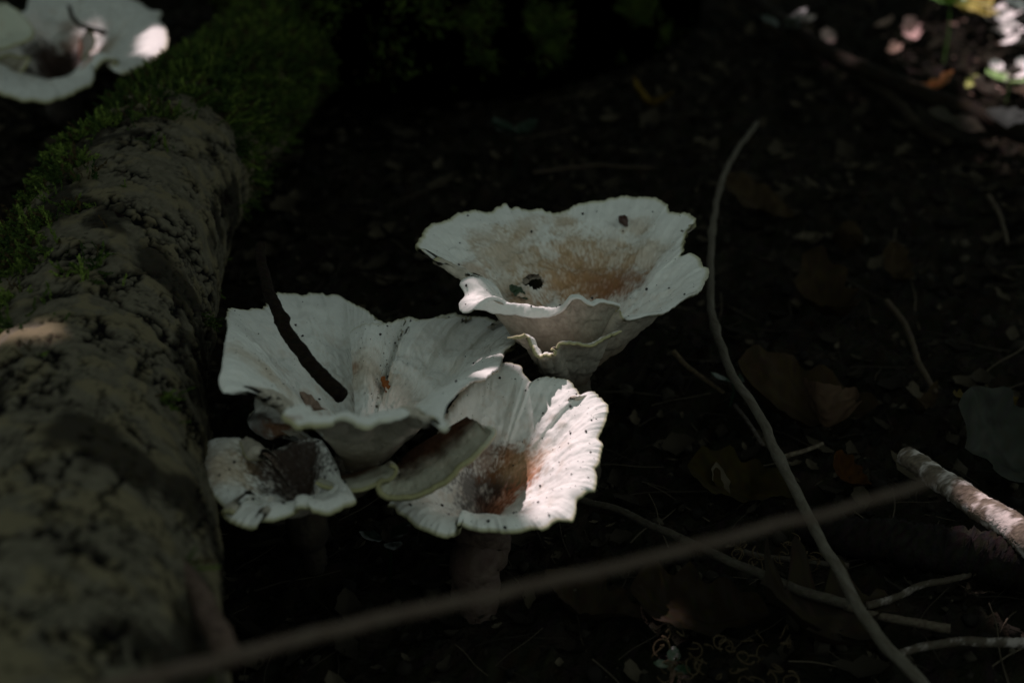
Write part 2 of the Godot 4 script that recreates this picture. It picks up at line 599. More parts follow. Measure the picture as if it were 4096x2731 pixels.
func mat(called: String, rough: float, spec := 0.5) -> StandardMaterial3D:
	var m := StandardMaterial3D.new()
	m.resource_name = called
	m.roughness = rough
	m.metallic_specular = spec
	m.vertex_color_use_as_albedo = true
	m.cull_mode = BaseMaterial3D.CULL_DISABLED
	return m

func relief(m: StandardMaterial3D, t: Texture2D, cm: float, per_metre: float) -> void:
	m.heightmap_enabled = true
	m.heightmap_texture = t
	m.heightmap_scale = cm
	m.uv1_triplanar = true
	m.uv1_world_triplanar = true
	m.uv1_scale = Vector3.ONE * per_metre

func make_materials() -> void:
	var fine := noise_map(0.03)
	M.flesh = mat("mushroom_flesh", 0.72, 0.35)
	relief(M.flesh, fine, 0.022, 22.0)
	M.stem = mat("mushroom_stem", 0.85, 0.3)
	relief(M.stem, fine, 0.06, 22.0)
	M.soil = mat("damp_soil", 0.95, 0.15)
	relief(M.soil, fine, 0.25, 14.0)
	M.bark = mat("bark", 0.9, 0.18)
	relief(M.bark, fine, 0.05, 30.0)
	M.oldbark = mat("old_bark", 0.95, 0.12)
	relief(M.oldbark, fine, 0.05, 16.0)
	M.speck = mat("speck", 0.8)
	M.speck.albedo_color = Color(0.02, 0.018, 0.016).linear_to_srgb()
	M.dead = mat("dead_leaf", 0.9, 0.15)
	M.green = mat("green_leaf", 0.5, 0.5)
	M.green.backlight_enabled = true
	M.green.backlight = Color(0.25, 0.3, 0.1)
	M.moss = mat("moss", 0.85, 0.2)
	M.moss.backlight_enabled = true
	M.moss.backlight = Color(0.25, 0.3, 0.1)
	M.canopy = mat("canopy_leaf", 0.6, 0.4)
	M.litter = mat("litter", 0.9, 0.18)
	M.pale = mat("pale_flake", 0.6, 0.5)
	M.grain = lump(1.0)
	M.sprig = sprig()

# ---------------------------------------------------------------- the place
func _ready() -> void:
	noise.noise_type = FastNoiseLite.TYPE_SIMPLEX_SMOOTH
	noise.frequency = 1.0
	noise.fractal_octaves = 3
	noise.seed = 5
	ridge.noise_type = FastNoiseLite.TYPE_SIMPLEX_SMOOTH
	ridge.fractal_type = FastNoiseLite.FRACTAL_RIDGED
	ridge.frequency = 1.0
	ridge.fractal_octaves = 2
	ridge.seed = 11
	cells.noise_type = FastNoiseLite.TYPE_CELLULAR
	cells.cellular_return_type = FastNoiseLite.RETURN_DISTANCE2_SUB
	cells.frequency = 1.0
	cells.fractal_type = FastNoiseLite.FRACTAL_NONE
	cells.seed = 3
	rng.seed = 20240

	# camera, sky, sun, exposure
	var cam := Camera3D.new()
	cam.name = "camera"
	add_child(cam)
	cam.position = Vector3(0, 0.33, 0.5)
	cam.rotation_degrees = Vector3(-27, 0, 0)
	var lens := CameraAttributesPhysical.new()
	lens.frustum_focal_length = 60.0
	lens.frustum_focus_distance = 0.59
	lens.frustum_near = 0.02
	lens.frustum_far = 200.0
	lens.exposure_aperture = 10.0
	cam.attributes = lens
	cam.current = true
	var env := Environment.new()
	env.background_mode = Environment.BG_SKY
	var sky_mat := ProceduralSkyMaterial.new()
	sky_mat.sky_top_color = Color(0.575, 0.62, 0.61)
	sky_mat.sky_horizon_color = Color(0.50, 0.54, 0.525)
	sky_mat.ground_bottom_color = Color(0.1, 0.09, 0.07)
	sky_mat.ground_horizon_color = Color(0.2, 0.2, 0.17)
	sky_mat.sun_angle_max = 1.0
	env.sky = Sky.new()
	env.sky.sky_material = sky_mat
	env.tonemap_mode = Environment.TONE_MAPPER_LINEAR
	env.tonemap_exposure = 1.0
	env.sdfgi_enabled = true
	env.ssao_enabled = true
	env.ssil_enabled = true
	var we := WorldEnvironment.new()
	we.name = "environment"
	we.environment = env
	add_child(we)
	var sun := DirectionalLight3D.new()
	sun.name = "sun"
	add_child(sun)
	sun.look_at_from_position(SUN, Vector3.ZERO, Vector3.UP)
	sun.light_energy = 1.45
	sun.light_color = Color(1.0, 0.905, 0.93)
	sun.light_angular_distance = 0.5
	sun.shadow_enabled = true

	make_materials()
	make_ground()

	# the branch on the ground and the log behind it
	var lg := log_mesh(pts([-101.0, 70.0, 267.1, -110.9, 68.0, 204.2, -119.0, 65.0, 152.8, -132.9, 62.0, 76.6, -143.1, 60.0, 6.7, -149.7, 61.0, -75.8, -151.0, 58.0, -173.8, -148.3, 50.0, -262.0, -138.9, 43.0, -346.0, -126.4, 38.0, -428.6, -111.8, 37.0, -491.5, -94.9, 36.0, -556.7, -79.9, 35.0, -623.8]), 0.0495, 0.024, 720, 380, 0.0, Color(0.110, 0.099, 0.070), Color(0.006, 0.0055, 0.0045))
	var near_log := thing("fallen_branch", "thick grey-brown fallen branch with cracked bark and moss, left of the mushrooms", "log")
	part("bark", lg.mesh, M.oldbark, near_log)
	moss("moss", lg, 32000, func(q: Vector3, nn: Vector3, t: float) -> float:
		# a mat over the far top, thinning into patches down the near left flank
		var clump := n3(q + Vector3(4, 0, 0), 34.0) + 0.6 * n3(q + Vector3(9, 0, 0), 95.0)
		var top := smoothstep(0.40, 0.58, t) * smoothstep(-0.35, 0.2, nn.y - 0.35 * nn.x + 0.25 * smoothstep(0.55, 0.75, t))
		var flank := 0.85 * smoothstep(0.05, -0.45, nn.x) * smoothstep(-0.4, 0.05, nn.y) * smoothstep(0.12, 0.30, t)
		return smoothstep(0.0, 0.22, maxf(top, flank) * 0.62 - 0.50 + 0.75 * clump + 0.12 * smoothstep(0.45, 0.62, t)), near_log, 0.0070)
	var rl := log_mesh(pts([-143.1, 40.0, -572.7, -107.5, 45.0, -491.3, -79.8, 50.0, -434.7, -43.7, 45.0, -447.2, -6.6, 38.0, -474.8, 27.5, 30.0, -508.7, 61.9, 20.0, -558.6, 100.8, 8.0, -625.2]), 0.050, 0.030, 300, 140, 3.0, Color(0.105, 0.088, 0.056), Color(0.022, 0.018, 0.012))
	var rear := thing("mossy_log", "dark mossy log lying across behind the branch", "log")
	part("bark", rl.mesh, M.oldbark, rear)
	moss("moss", rl, 22000, func(q: Vector3, nn: Vector3, t: float) -> float:
		return smoothstep(-0.3, 0.2, nn.y) * smoothstep(-0.05, 0.25, n3(q + Vector3(14, 0, 0), 26.0) + 0.22 - 0.45 * t), rear, 0.0055)

	make_mushrooms()
	make_sticks()
	make_leaves()
	make_litter()
	canopy([[Vector3(0.0255, 0.0582, 0.0163), 0.0080], [Vector3(0.0226, 0.0561, 0.0237), 0.0090], [Vector3(0.0189, 0.0538, 0.0281), 0.0080], [Vector3(0.0149, 0.0502, 0.0313), 0.0080], [Vector3(0.0110, 0.0468, 0.0317), 0.0070], [Vector3(0.0195, 0.0525, 0.0387), 0.0100], [Vector3(0.0157, 0.0502, 0.0523), 0.0100], [Vector3(0.0101, 0.0450, 0.0396), 0.0090], [Vector3(0.0063, 0.0419, 0.0383), 0.0060], [Vector3(0.0143, 0.0486, 0.0603), 0.0080], [Vector3(-0.0100, 0.0734, -0.0295), 0.0054], [Vector3(-0.0024, 0.0733, -0.0280), 0.0063], [Vector3(0.0052, 0.0733, -0.0264), 0.0063], [Vector3(0.0099, 0.0733, -0.0264), 0.0054], [Vector3(0.0100, 0.0701, -0.0007), 0.0040], [Vector3(-0.1941, 0.0524, -0.4148), 0.0120], [Vector3(-0.1885, 0.0512, -0.3975), 0.0120], [Vector3(-0.1938, 0.0509, -0.3789), 0.0120], [Vector3(-0.2427, 0.0368, -0.4499), 0.0070], [Vector3(0.1584, 0.0200, 0.0162), 0.0090], [Vector3(0.1622, 0.0200, 0.0231), 0.0120], [Vector3(0.1653, 0.0200, 0.0276), 0.0140], [Vector3(0.1722, 0.0200, 0.0391), 0.0160], [Vector3(-0.1347, 0.0910, 0.0606), 0.0050], [Vector3(-0.1449, 0.0859, 0.0632), 0.0050], [Vector3(-0.1474, 0.0802, 0.0661), 0.0050], [Vector3(0.2560, 0.0120, -0.5568), 0.0140], [Vector3(0.2992, 0.0120, -0.6112), 0.0280], [Vector3(0.3147, 0.0120, -0.5810), 0.0300], [Vector3(0.2753, 0.0120, -0.5382), 0.0220], [Vector3(0.2939, 0.0120, -0.4731), 0.0260], [Vector3(0.2721, 0.0120, -0.4374), 0.0180], [Vector3(0.2773, 0.0120, -0.4184), 0.0140], [Vector3(0.2728, 0.0120, -0.3825), 0.0220], [Vector3(0.1911, 0.0120, -0.5761), 0.0080], [Vector3(0.1983, 0.0120, -0.5428), 0.0070], [Vector3(0.2451, 0.0120, -0.4451), 0.0100], [Vector3(0.2697, 0.0120, -0.4530), 0.0120], [Vector3(0.3166, 0.0120, -0.5246), 0.0200], [Vector3(0.2066, 0.0120, -0.4898), 0.0060], [Vector3(-0.0119, 0.0117, 0.0393), 0.0060]])

func make_mushrooms() -> void:
	# rear funnel
	var a := thing("mushroom", "large white funnel mushroom at the right rear with a tan centre and a round hole", "mushroom", Vector3(0.02, 0, -0.04), "white funnel mushrooms")
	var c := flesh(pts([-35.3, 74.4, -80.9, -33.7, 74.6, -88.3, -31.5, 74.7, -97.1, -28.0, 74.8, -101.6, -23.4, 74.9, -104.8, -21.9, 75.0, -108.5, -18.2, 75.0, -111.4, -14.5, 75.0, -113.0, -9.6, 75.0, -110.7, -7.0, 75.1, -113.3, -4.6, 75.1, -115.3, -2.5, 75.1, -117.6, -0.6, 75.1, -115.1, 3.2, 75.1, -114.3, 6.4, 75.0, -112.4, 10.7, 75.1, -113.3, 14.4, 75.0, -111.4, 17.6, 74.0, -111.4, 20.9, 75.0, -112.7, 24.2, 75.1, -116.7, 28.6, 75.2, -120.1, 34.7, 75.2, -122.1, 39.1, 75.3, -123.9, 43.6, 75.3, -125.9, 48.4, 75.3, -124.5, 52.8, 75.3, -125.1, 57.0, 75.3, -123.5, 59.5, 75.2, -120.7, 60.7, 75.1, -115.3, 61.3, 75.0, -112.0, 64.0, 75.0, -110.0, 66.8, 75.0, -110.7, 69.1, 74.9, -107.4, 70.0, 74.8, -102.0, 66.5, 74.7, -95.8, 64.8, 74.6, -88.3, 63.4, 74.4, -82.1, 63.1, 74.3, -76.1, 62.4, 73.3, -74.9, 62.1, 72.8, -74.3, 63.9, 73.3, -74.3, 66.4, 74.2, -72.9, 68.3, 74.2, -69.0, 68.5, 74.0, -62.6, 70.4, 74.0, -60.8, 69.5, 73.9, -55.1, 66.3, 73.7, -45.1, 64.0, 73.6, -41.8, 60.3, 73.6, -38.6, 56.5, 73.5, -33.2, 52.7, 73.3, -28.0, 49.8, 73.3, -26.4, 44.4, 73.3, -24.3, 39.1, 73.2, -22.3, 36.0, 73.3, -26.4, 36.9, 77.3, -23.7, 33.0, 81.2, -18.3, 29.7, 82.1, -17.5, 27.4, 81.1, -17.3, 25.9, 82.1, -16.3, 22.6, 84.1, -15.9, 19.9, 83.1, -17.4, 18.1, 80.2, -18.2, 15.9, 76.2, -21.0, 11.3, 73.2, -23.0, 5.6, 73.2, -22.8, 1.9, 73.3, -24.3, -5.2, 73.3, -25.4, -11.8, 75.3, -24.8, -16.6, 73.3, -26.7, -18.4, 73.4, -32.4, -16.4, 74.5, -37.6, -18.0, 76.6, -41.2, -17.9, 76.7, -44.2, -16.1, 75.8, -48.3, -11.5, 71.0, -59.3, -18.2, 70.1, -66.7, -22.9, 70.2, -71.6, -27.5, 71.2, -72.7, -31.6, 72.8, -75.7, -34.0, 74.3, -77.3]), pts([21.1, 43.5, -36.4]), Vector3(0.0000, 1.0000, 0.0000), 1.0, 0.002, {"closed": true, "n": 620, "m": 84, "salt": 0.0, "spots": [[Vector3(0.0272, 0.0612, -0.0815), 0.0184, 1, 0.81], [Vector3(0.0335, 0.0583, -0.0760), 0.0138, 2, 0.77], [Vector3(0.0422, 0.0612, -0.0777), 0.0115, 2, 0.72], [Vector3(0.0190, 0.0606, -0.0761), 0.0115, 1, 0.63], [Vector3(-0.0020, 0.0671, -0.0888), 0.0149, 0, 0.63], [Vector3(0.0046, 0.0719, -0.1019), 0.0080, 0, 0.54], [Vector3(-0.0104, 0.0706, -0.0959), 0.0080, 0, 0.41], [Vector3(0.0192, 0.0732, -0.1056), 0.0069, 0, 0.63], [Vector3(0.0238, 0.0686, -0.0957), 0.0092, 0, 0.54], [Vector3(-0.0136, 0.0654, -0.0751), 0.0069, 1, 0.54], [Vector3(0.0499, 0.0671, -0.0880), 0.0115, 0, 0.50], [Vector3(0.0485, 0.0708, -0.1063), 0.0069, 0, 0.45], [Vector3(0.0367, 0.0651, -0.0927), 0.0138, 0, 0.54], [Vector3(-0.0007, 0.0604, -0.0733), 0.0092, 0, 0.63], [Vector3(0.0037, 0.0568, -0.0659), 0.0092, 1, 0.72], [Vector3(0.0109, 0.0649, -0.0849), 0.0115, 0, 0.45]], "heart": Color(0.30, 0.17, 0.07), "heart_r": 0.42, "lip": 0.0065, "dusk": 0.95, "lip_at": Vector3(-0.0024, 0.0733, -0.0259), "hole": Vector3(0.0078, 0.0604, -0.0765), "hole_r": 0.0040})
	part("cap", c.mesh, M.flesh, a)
	specks(c, 150, a)
	var f := flesh(pts([-1.4, 76.1, -1.4, 3.2, 76.5, -2.6, 4.3, 76.3, -3.6, 5.9, 74.9, -3.9, 6.8, 72.4, -3.7, 7.9, 71.8, 0.1, 9.1, 70.1, -0.1, 10.9, 70.3, -1.3, 13.3, 69.6, -2.0, 14.3, 69.1, -7.2, 16.2, 70.3, -8.9, 20.4, 69.9, -9.8, 25.0, 69.0, -10.3, 28.8, 69.6, -11.7, 33.0, 71.1, -13.5, 36.8, 71.9, -14.9]), pts([14.3, 42.6, -36.0, 16.7, 41.3, -35.3, 20.6, 41.3, -35.3, 24.6, 43.1, -36.2]), Vector3(0.0000, 1.0000, 0.0000), 1.0, 0.002, {"n": 200, "m": 40, "salt": 2.0, "heart": Color(0.16, 0.08, 0.04), "heart_r": 0.6, "edge": 0.0012})  # the wide brown heart also paints in shade of the cavity behind
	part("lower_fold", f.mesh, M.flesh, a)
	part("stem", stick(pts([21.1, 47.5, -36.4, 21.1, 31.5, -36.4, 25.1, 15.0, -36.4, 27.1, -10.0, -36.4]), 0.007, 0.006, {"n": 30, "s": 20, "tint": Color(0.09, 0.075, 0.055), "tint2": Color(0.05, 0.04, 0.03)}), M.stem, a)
	# left funnel of three lobes
	a = thing("mushroom", "large white lobed mushroom beside the branch with a dark twig leaning into it", "mushroom", Vector3(-0.05, 0, 0.04), "white funnel mushrooms")
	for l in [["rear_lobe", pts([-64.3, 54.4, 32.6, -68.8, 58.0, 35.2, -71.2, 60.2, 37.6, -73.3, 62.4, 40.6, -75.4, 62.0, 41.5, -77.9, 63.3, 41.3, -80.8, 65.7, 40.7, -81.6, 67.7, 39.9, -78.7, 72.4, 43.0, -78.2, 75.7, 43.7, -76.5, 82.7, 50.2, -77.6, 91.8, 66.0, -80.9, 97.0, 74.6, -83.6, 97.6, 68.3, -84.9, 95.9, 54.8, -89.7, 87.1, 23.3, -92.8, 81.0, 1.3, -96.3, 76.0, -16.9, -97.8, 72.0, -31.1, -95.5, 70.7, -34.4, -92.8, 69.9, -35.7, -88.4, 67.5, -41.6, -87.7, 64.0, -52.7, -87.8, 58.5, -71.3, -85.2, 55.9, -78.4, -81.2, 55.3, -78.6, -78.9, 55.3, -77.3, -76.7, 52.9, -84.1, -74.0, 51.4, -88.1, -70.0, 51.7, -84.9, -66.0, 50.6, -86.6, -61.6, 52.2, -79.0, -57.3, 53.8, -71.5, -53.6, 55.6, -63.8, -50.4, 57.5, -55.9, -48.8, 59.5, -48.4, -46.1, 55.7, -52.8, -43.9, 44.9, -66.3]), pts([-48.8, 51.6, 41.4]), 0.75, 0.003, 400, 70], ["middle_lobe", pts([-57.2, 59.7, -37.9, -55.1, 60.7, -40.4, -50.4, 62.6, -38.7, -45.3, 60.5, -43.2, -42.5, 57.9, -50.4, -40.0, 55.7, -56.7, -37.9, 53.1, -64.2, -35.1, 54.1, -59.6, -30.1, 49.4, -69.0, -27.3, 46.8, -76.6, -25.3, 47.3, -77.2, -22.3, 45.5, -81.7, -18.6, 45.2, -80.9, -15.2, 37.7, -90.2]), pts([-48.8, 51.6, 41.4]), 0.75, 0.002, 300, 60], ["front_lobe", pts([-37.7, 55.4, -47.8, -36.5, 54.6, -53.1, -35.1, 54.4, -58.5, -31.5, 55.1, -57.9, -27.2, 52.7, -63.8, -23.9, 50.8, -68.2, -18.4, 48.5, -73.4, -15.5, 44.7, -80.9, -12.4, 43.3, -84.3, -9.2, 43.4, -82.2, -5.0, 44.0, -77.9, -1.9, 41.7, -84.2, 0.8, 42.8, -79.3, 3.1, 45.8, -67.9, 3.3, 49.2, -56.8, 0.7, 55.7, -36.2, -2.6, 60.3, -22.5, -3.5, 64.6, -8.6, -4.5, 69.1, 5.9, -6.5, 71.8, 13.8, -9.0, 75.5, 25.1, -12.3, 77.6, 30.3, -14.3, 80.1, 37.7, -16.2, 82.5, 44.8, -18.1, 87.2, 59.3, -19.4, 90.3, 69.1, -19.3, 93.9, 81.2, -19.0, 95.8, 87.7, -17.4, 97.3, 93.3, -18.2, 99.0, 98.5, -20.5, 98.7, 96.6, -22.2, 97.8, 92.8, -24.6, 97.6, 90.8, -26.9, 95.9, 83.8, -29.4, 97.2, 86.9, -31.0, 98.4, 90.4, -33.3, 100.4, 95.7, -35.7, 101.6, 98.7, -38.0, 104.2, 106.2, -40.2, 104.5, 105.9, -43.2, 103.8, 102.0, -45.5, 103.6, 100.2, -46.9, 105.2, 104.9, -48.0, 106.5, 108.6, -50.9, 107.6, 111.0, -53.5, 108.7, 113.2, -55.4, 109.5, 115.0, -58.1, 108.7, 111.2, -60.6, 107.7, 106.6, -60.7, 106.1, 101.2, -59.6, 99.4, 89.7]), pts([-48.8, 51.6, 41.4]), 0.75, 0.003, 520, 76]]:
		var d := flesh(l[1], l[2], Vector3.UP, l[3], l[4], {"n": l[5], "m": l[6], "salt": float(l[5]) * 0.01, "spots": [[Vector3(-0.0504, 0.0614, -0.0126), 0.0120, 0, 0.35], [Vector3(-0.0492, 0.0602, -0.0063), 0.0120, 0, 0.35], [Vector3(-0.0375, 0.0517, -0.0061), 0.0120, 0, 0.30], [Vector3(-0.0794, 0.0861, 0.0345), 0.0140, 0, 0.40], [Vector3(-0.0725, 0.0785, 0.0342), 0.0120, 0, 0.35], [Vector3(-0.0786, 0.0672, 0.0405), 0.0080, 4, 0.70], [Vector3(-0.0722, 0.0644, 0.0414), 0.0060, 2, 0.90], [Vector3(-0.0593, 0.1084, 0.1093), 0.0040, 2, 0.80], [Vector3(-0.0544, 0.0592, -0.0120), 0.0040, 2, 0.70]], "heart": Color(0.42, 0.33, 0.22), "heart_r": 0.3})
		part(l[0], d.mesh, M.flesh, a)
		specks(d, 90, a)
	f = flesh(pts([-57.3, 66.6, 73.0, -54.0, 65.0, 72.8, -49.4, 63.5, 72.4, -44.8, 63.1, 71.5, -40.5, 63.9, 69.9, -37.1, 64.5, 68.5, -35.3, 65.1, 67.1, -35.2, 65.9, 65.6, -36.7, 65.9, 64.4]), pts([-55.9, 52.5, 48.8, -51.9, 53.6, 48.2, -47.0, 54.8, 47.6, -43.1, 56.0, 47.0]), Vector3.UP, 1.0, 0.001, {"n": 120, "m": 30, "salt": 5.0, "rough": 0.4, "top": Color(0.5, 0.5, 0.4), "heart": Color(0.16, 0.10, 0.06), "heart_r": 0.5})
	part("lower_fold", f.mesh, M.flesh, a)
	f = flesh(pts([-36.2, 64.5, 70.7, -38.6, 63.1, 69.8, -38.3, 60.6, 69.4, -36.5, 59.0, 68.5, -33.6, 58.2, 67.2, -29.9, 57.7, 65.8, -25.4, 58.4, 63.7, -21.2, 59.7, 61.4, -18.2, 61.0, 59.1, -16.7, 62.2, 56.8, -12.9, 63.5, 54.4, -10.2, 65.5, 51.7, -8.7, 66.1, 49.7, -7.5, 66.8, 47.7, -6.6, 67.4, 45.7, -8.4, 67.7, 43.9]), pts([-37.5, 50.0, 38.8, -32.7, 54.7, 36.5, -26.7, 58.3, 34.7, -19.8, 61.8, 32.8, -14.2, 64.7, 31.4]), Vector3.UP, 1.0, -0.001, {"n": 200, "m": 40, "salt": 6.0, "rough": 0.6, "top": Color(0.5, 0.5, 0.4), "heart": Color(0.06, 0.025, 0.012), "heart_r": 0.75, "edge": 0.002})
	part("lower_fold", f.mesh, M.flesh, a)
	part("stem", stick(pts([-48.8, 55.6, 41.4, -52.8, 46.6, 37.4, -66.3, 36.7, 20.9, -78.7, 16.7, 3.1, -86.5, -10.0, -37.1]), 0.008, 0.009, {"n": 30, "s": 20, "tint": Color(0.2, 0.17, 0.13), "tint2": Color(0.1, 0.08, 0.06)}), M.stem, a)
	# low left funnel
	a = thing("mushroom", "low white mushroom tucked under the lobed one against the branch, with a rust-brown notch", "mushroom", Vector3(-0.065, 0, 0.05), "white funnel mushrooms")
	c = flesh(pts([-92.3, 65.3, 65.0, -93.1, 65.8, 55.9, -93.1, 66.1, 50.0, -91.7, 66.2, 48.2, -87.9, 66.2, 47.5, -84.8, 66.2, 48.5, -82.6, 66.1, 50.3, -80.9, 65.9, 53.5, -79.6, 65.7, 57.0, -77.1, 64.8, 55.7, -74.0, 63.9, 53.0, -70.8, 64.1, 50.1, -67.6, 65.1, 49.3, -64.6, 66.1, 49.7, -61.1, 66.2, 48.2, -57.7, 66.1, 50.0, -54.9, 65.8, 55.9, -52.3, 63.5, 60.8, -51.0, 62.3, 64.9, -47.8, 63.0, 72.5, -45.4, 64.6, 80.5, -45.9, 65.4, 82.8, -47.8, 66.3, 85.6, -50.0, 66.2, 87.9, -53.3, 66.1, 88.9, -56.3, 66.2, 88.7, -58.1, 67.2, 88.3, -60.0, 67.2, 87.8, -61.9, 66.2, 87.1, -62.7, 64.3, 86.6, -64.1, 64.2, 87.9, -66.1, 64.1, 89.1, -68.7, 64.1, 90.2, -71.1, 64.1, 90.4, -72.2, 63.9, 93.2, -73.7, 63.9, 93.5, -76.2, 63.9, 92.7, -79.4, 64.0, 91.2, -81.5, 64.1, 89.1, -82.3, 64.2, 88.0, -80.1, 65.2, 88.0, -82.7, 64.4, 83.4, -85.7, 64.6, 79.7, -87.2, 64.7, 77.6, -90.0, 65.0, 71.6]), pts([-62.6, 50.2, 63.5]), Vector3(0.0000, 1.0000, 0.0000), 0.55, 0.003, {"closed": true, "n": 480, "m": 64, "salt": 7.0, "spots": [[Vector3(-0.0753, 0.0664, 0.0586), 0.0060, 2, 0.70], [Vector3(-0.0722, 0.0636, 0.0593), 0.0060, 2, 0.70], [Vector3(-0.0712, 0.0639, 0.0573), 0.0120, 4, 0.55], [Vector3(-0.0691, 0.0613, 0.0583), 0.0110, 4, 0.50], [Vector3(-0.0685, 0.0638, 0.0547), 0.0120, 4, 0.55], [Vector3(-0.0872, 0.0668, 0.0622), 0.0140, 0, 0.50], [Vector3(-0.0849, 0.0662, 0.0672), 0.0100, 0, 0.40], [Vector3(-0.0651, 0.0618, 0.0562), 0.0120, 4, 0.80], [Vector3(-0.0630, 0.0632, 0.0556), 0.0120, 4, 0.60], [Vector3(-0.0674, 0.0584, 0.0610), 0.0100, 4, 0.70]], "heart": Color(0.21, 0.18, 0.15), "heart_r": 0.34})  # darkest spots paint a shaded gap; rust and tan ones are stains
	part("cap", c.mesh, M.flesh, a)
	specks(c, 90, a)
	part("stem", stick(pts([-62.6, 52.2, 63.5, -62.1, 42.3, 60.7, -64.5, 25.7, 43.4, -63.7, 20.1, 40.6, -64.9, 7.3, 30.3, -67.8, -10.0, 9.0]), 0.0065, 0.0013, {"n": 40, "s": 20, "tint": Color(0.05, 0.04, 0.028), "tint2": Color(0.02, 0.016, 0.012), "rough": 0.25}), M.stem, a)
	# front right funnel with the sun fleck
	a = thing("mushroom", "white funnel mushroom in front, half sunlit, with an orange-brown hollow", "mushroom", Vector3(-0.01, 0, 0.035), "white funnel mushrooms")
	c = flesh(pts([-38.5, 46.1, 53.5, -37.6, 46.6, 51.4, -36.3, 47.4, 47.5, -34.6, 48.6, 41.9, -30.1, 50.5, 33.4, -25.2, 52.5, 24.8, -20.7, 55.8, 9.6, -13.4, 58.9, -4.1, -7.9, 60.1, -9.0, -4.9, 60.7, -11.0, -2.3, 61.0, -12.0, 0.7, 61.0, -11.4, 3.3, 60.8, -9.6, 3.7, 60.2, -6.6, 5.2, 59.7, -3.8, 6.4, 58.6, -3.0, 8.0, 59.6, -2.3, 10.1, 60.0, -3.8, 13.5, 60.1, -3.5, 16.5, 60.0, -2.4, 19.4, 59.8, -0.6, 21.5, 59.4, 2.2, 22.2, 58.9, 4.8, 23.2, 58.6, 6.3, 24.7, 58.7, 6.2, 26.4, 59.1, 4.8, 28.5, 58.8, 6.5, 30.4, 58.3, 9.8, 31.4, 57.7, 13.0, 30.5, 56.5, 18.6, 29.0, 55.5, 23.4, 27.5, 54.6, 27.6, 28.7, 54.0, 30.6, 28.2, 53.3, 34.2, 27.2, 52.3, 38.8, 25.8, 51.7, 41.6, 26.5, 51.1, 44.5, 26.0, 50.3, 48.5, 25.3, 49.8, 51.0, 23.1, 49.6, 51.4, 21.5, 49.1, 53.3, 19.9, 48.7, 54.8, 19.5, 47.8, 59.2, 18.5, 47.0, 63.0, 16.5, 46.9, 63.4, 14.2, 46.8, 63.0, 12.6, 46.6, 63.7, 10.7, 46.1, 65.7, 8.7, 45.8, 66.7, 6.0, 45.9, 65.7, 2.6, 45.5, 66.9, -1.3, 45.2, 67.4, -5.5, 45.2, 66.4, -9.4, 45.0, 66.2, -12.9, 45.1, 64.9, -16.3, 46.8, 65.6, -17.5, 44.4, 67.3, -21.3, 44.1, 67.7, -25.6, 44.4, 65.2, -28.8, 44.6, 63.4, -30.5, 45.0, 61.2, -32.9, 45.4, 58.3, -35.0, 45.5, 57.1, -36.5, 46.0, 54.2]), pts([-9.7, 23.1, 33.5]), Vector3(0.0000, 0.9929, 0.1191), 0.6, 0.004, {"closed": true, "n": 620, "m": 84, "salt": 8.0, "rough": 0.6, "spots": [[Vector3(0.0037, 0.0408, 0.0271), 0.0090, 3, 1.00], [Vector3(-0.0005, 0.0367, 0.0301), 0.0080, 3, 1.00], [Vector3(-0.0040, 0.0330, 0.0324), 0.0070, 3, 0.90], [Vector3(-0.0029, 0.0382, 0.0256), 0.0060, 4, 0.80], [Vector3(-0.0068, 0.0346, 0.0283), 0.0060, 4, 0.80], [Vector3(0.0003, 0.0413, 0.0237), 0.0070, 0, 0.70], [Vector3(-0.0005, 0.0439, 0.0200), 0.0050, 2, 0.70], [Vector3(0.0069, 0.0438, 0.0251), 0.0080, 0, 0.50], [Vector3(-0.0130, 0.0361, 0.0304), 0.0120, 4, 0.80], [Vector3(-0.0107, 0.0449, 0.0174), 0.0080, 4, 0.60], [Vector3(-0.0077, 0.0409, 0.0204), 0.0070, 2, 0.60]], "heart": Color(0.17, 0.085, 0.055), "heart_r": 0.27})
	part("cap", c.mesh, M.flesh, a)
	specks(c, 170, a, 0.3)
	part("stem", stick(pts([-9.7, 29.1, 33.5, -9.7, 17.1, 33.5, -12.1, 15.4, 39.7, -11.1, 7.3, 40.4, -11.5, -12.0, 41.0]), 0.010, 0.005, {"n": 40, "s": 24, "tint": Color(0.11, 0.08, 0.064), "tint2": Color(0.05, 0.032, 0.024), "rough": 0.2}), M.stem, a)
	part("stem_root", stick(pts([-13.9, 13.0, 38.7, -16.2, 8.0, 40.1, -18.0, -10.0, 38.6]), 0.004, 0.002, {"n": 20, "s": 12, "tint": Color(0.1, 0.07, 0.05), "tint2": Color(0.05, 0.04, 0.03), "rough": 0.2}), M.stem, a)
	# the one behind the branch
	a = thing("mushroom", "white funnel mushroom behind the branch with a dark rotten hollow, cut by the corner", "mushroom", Vector3(-0.257, 0, -0.434), "white funnel mushrooms")
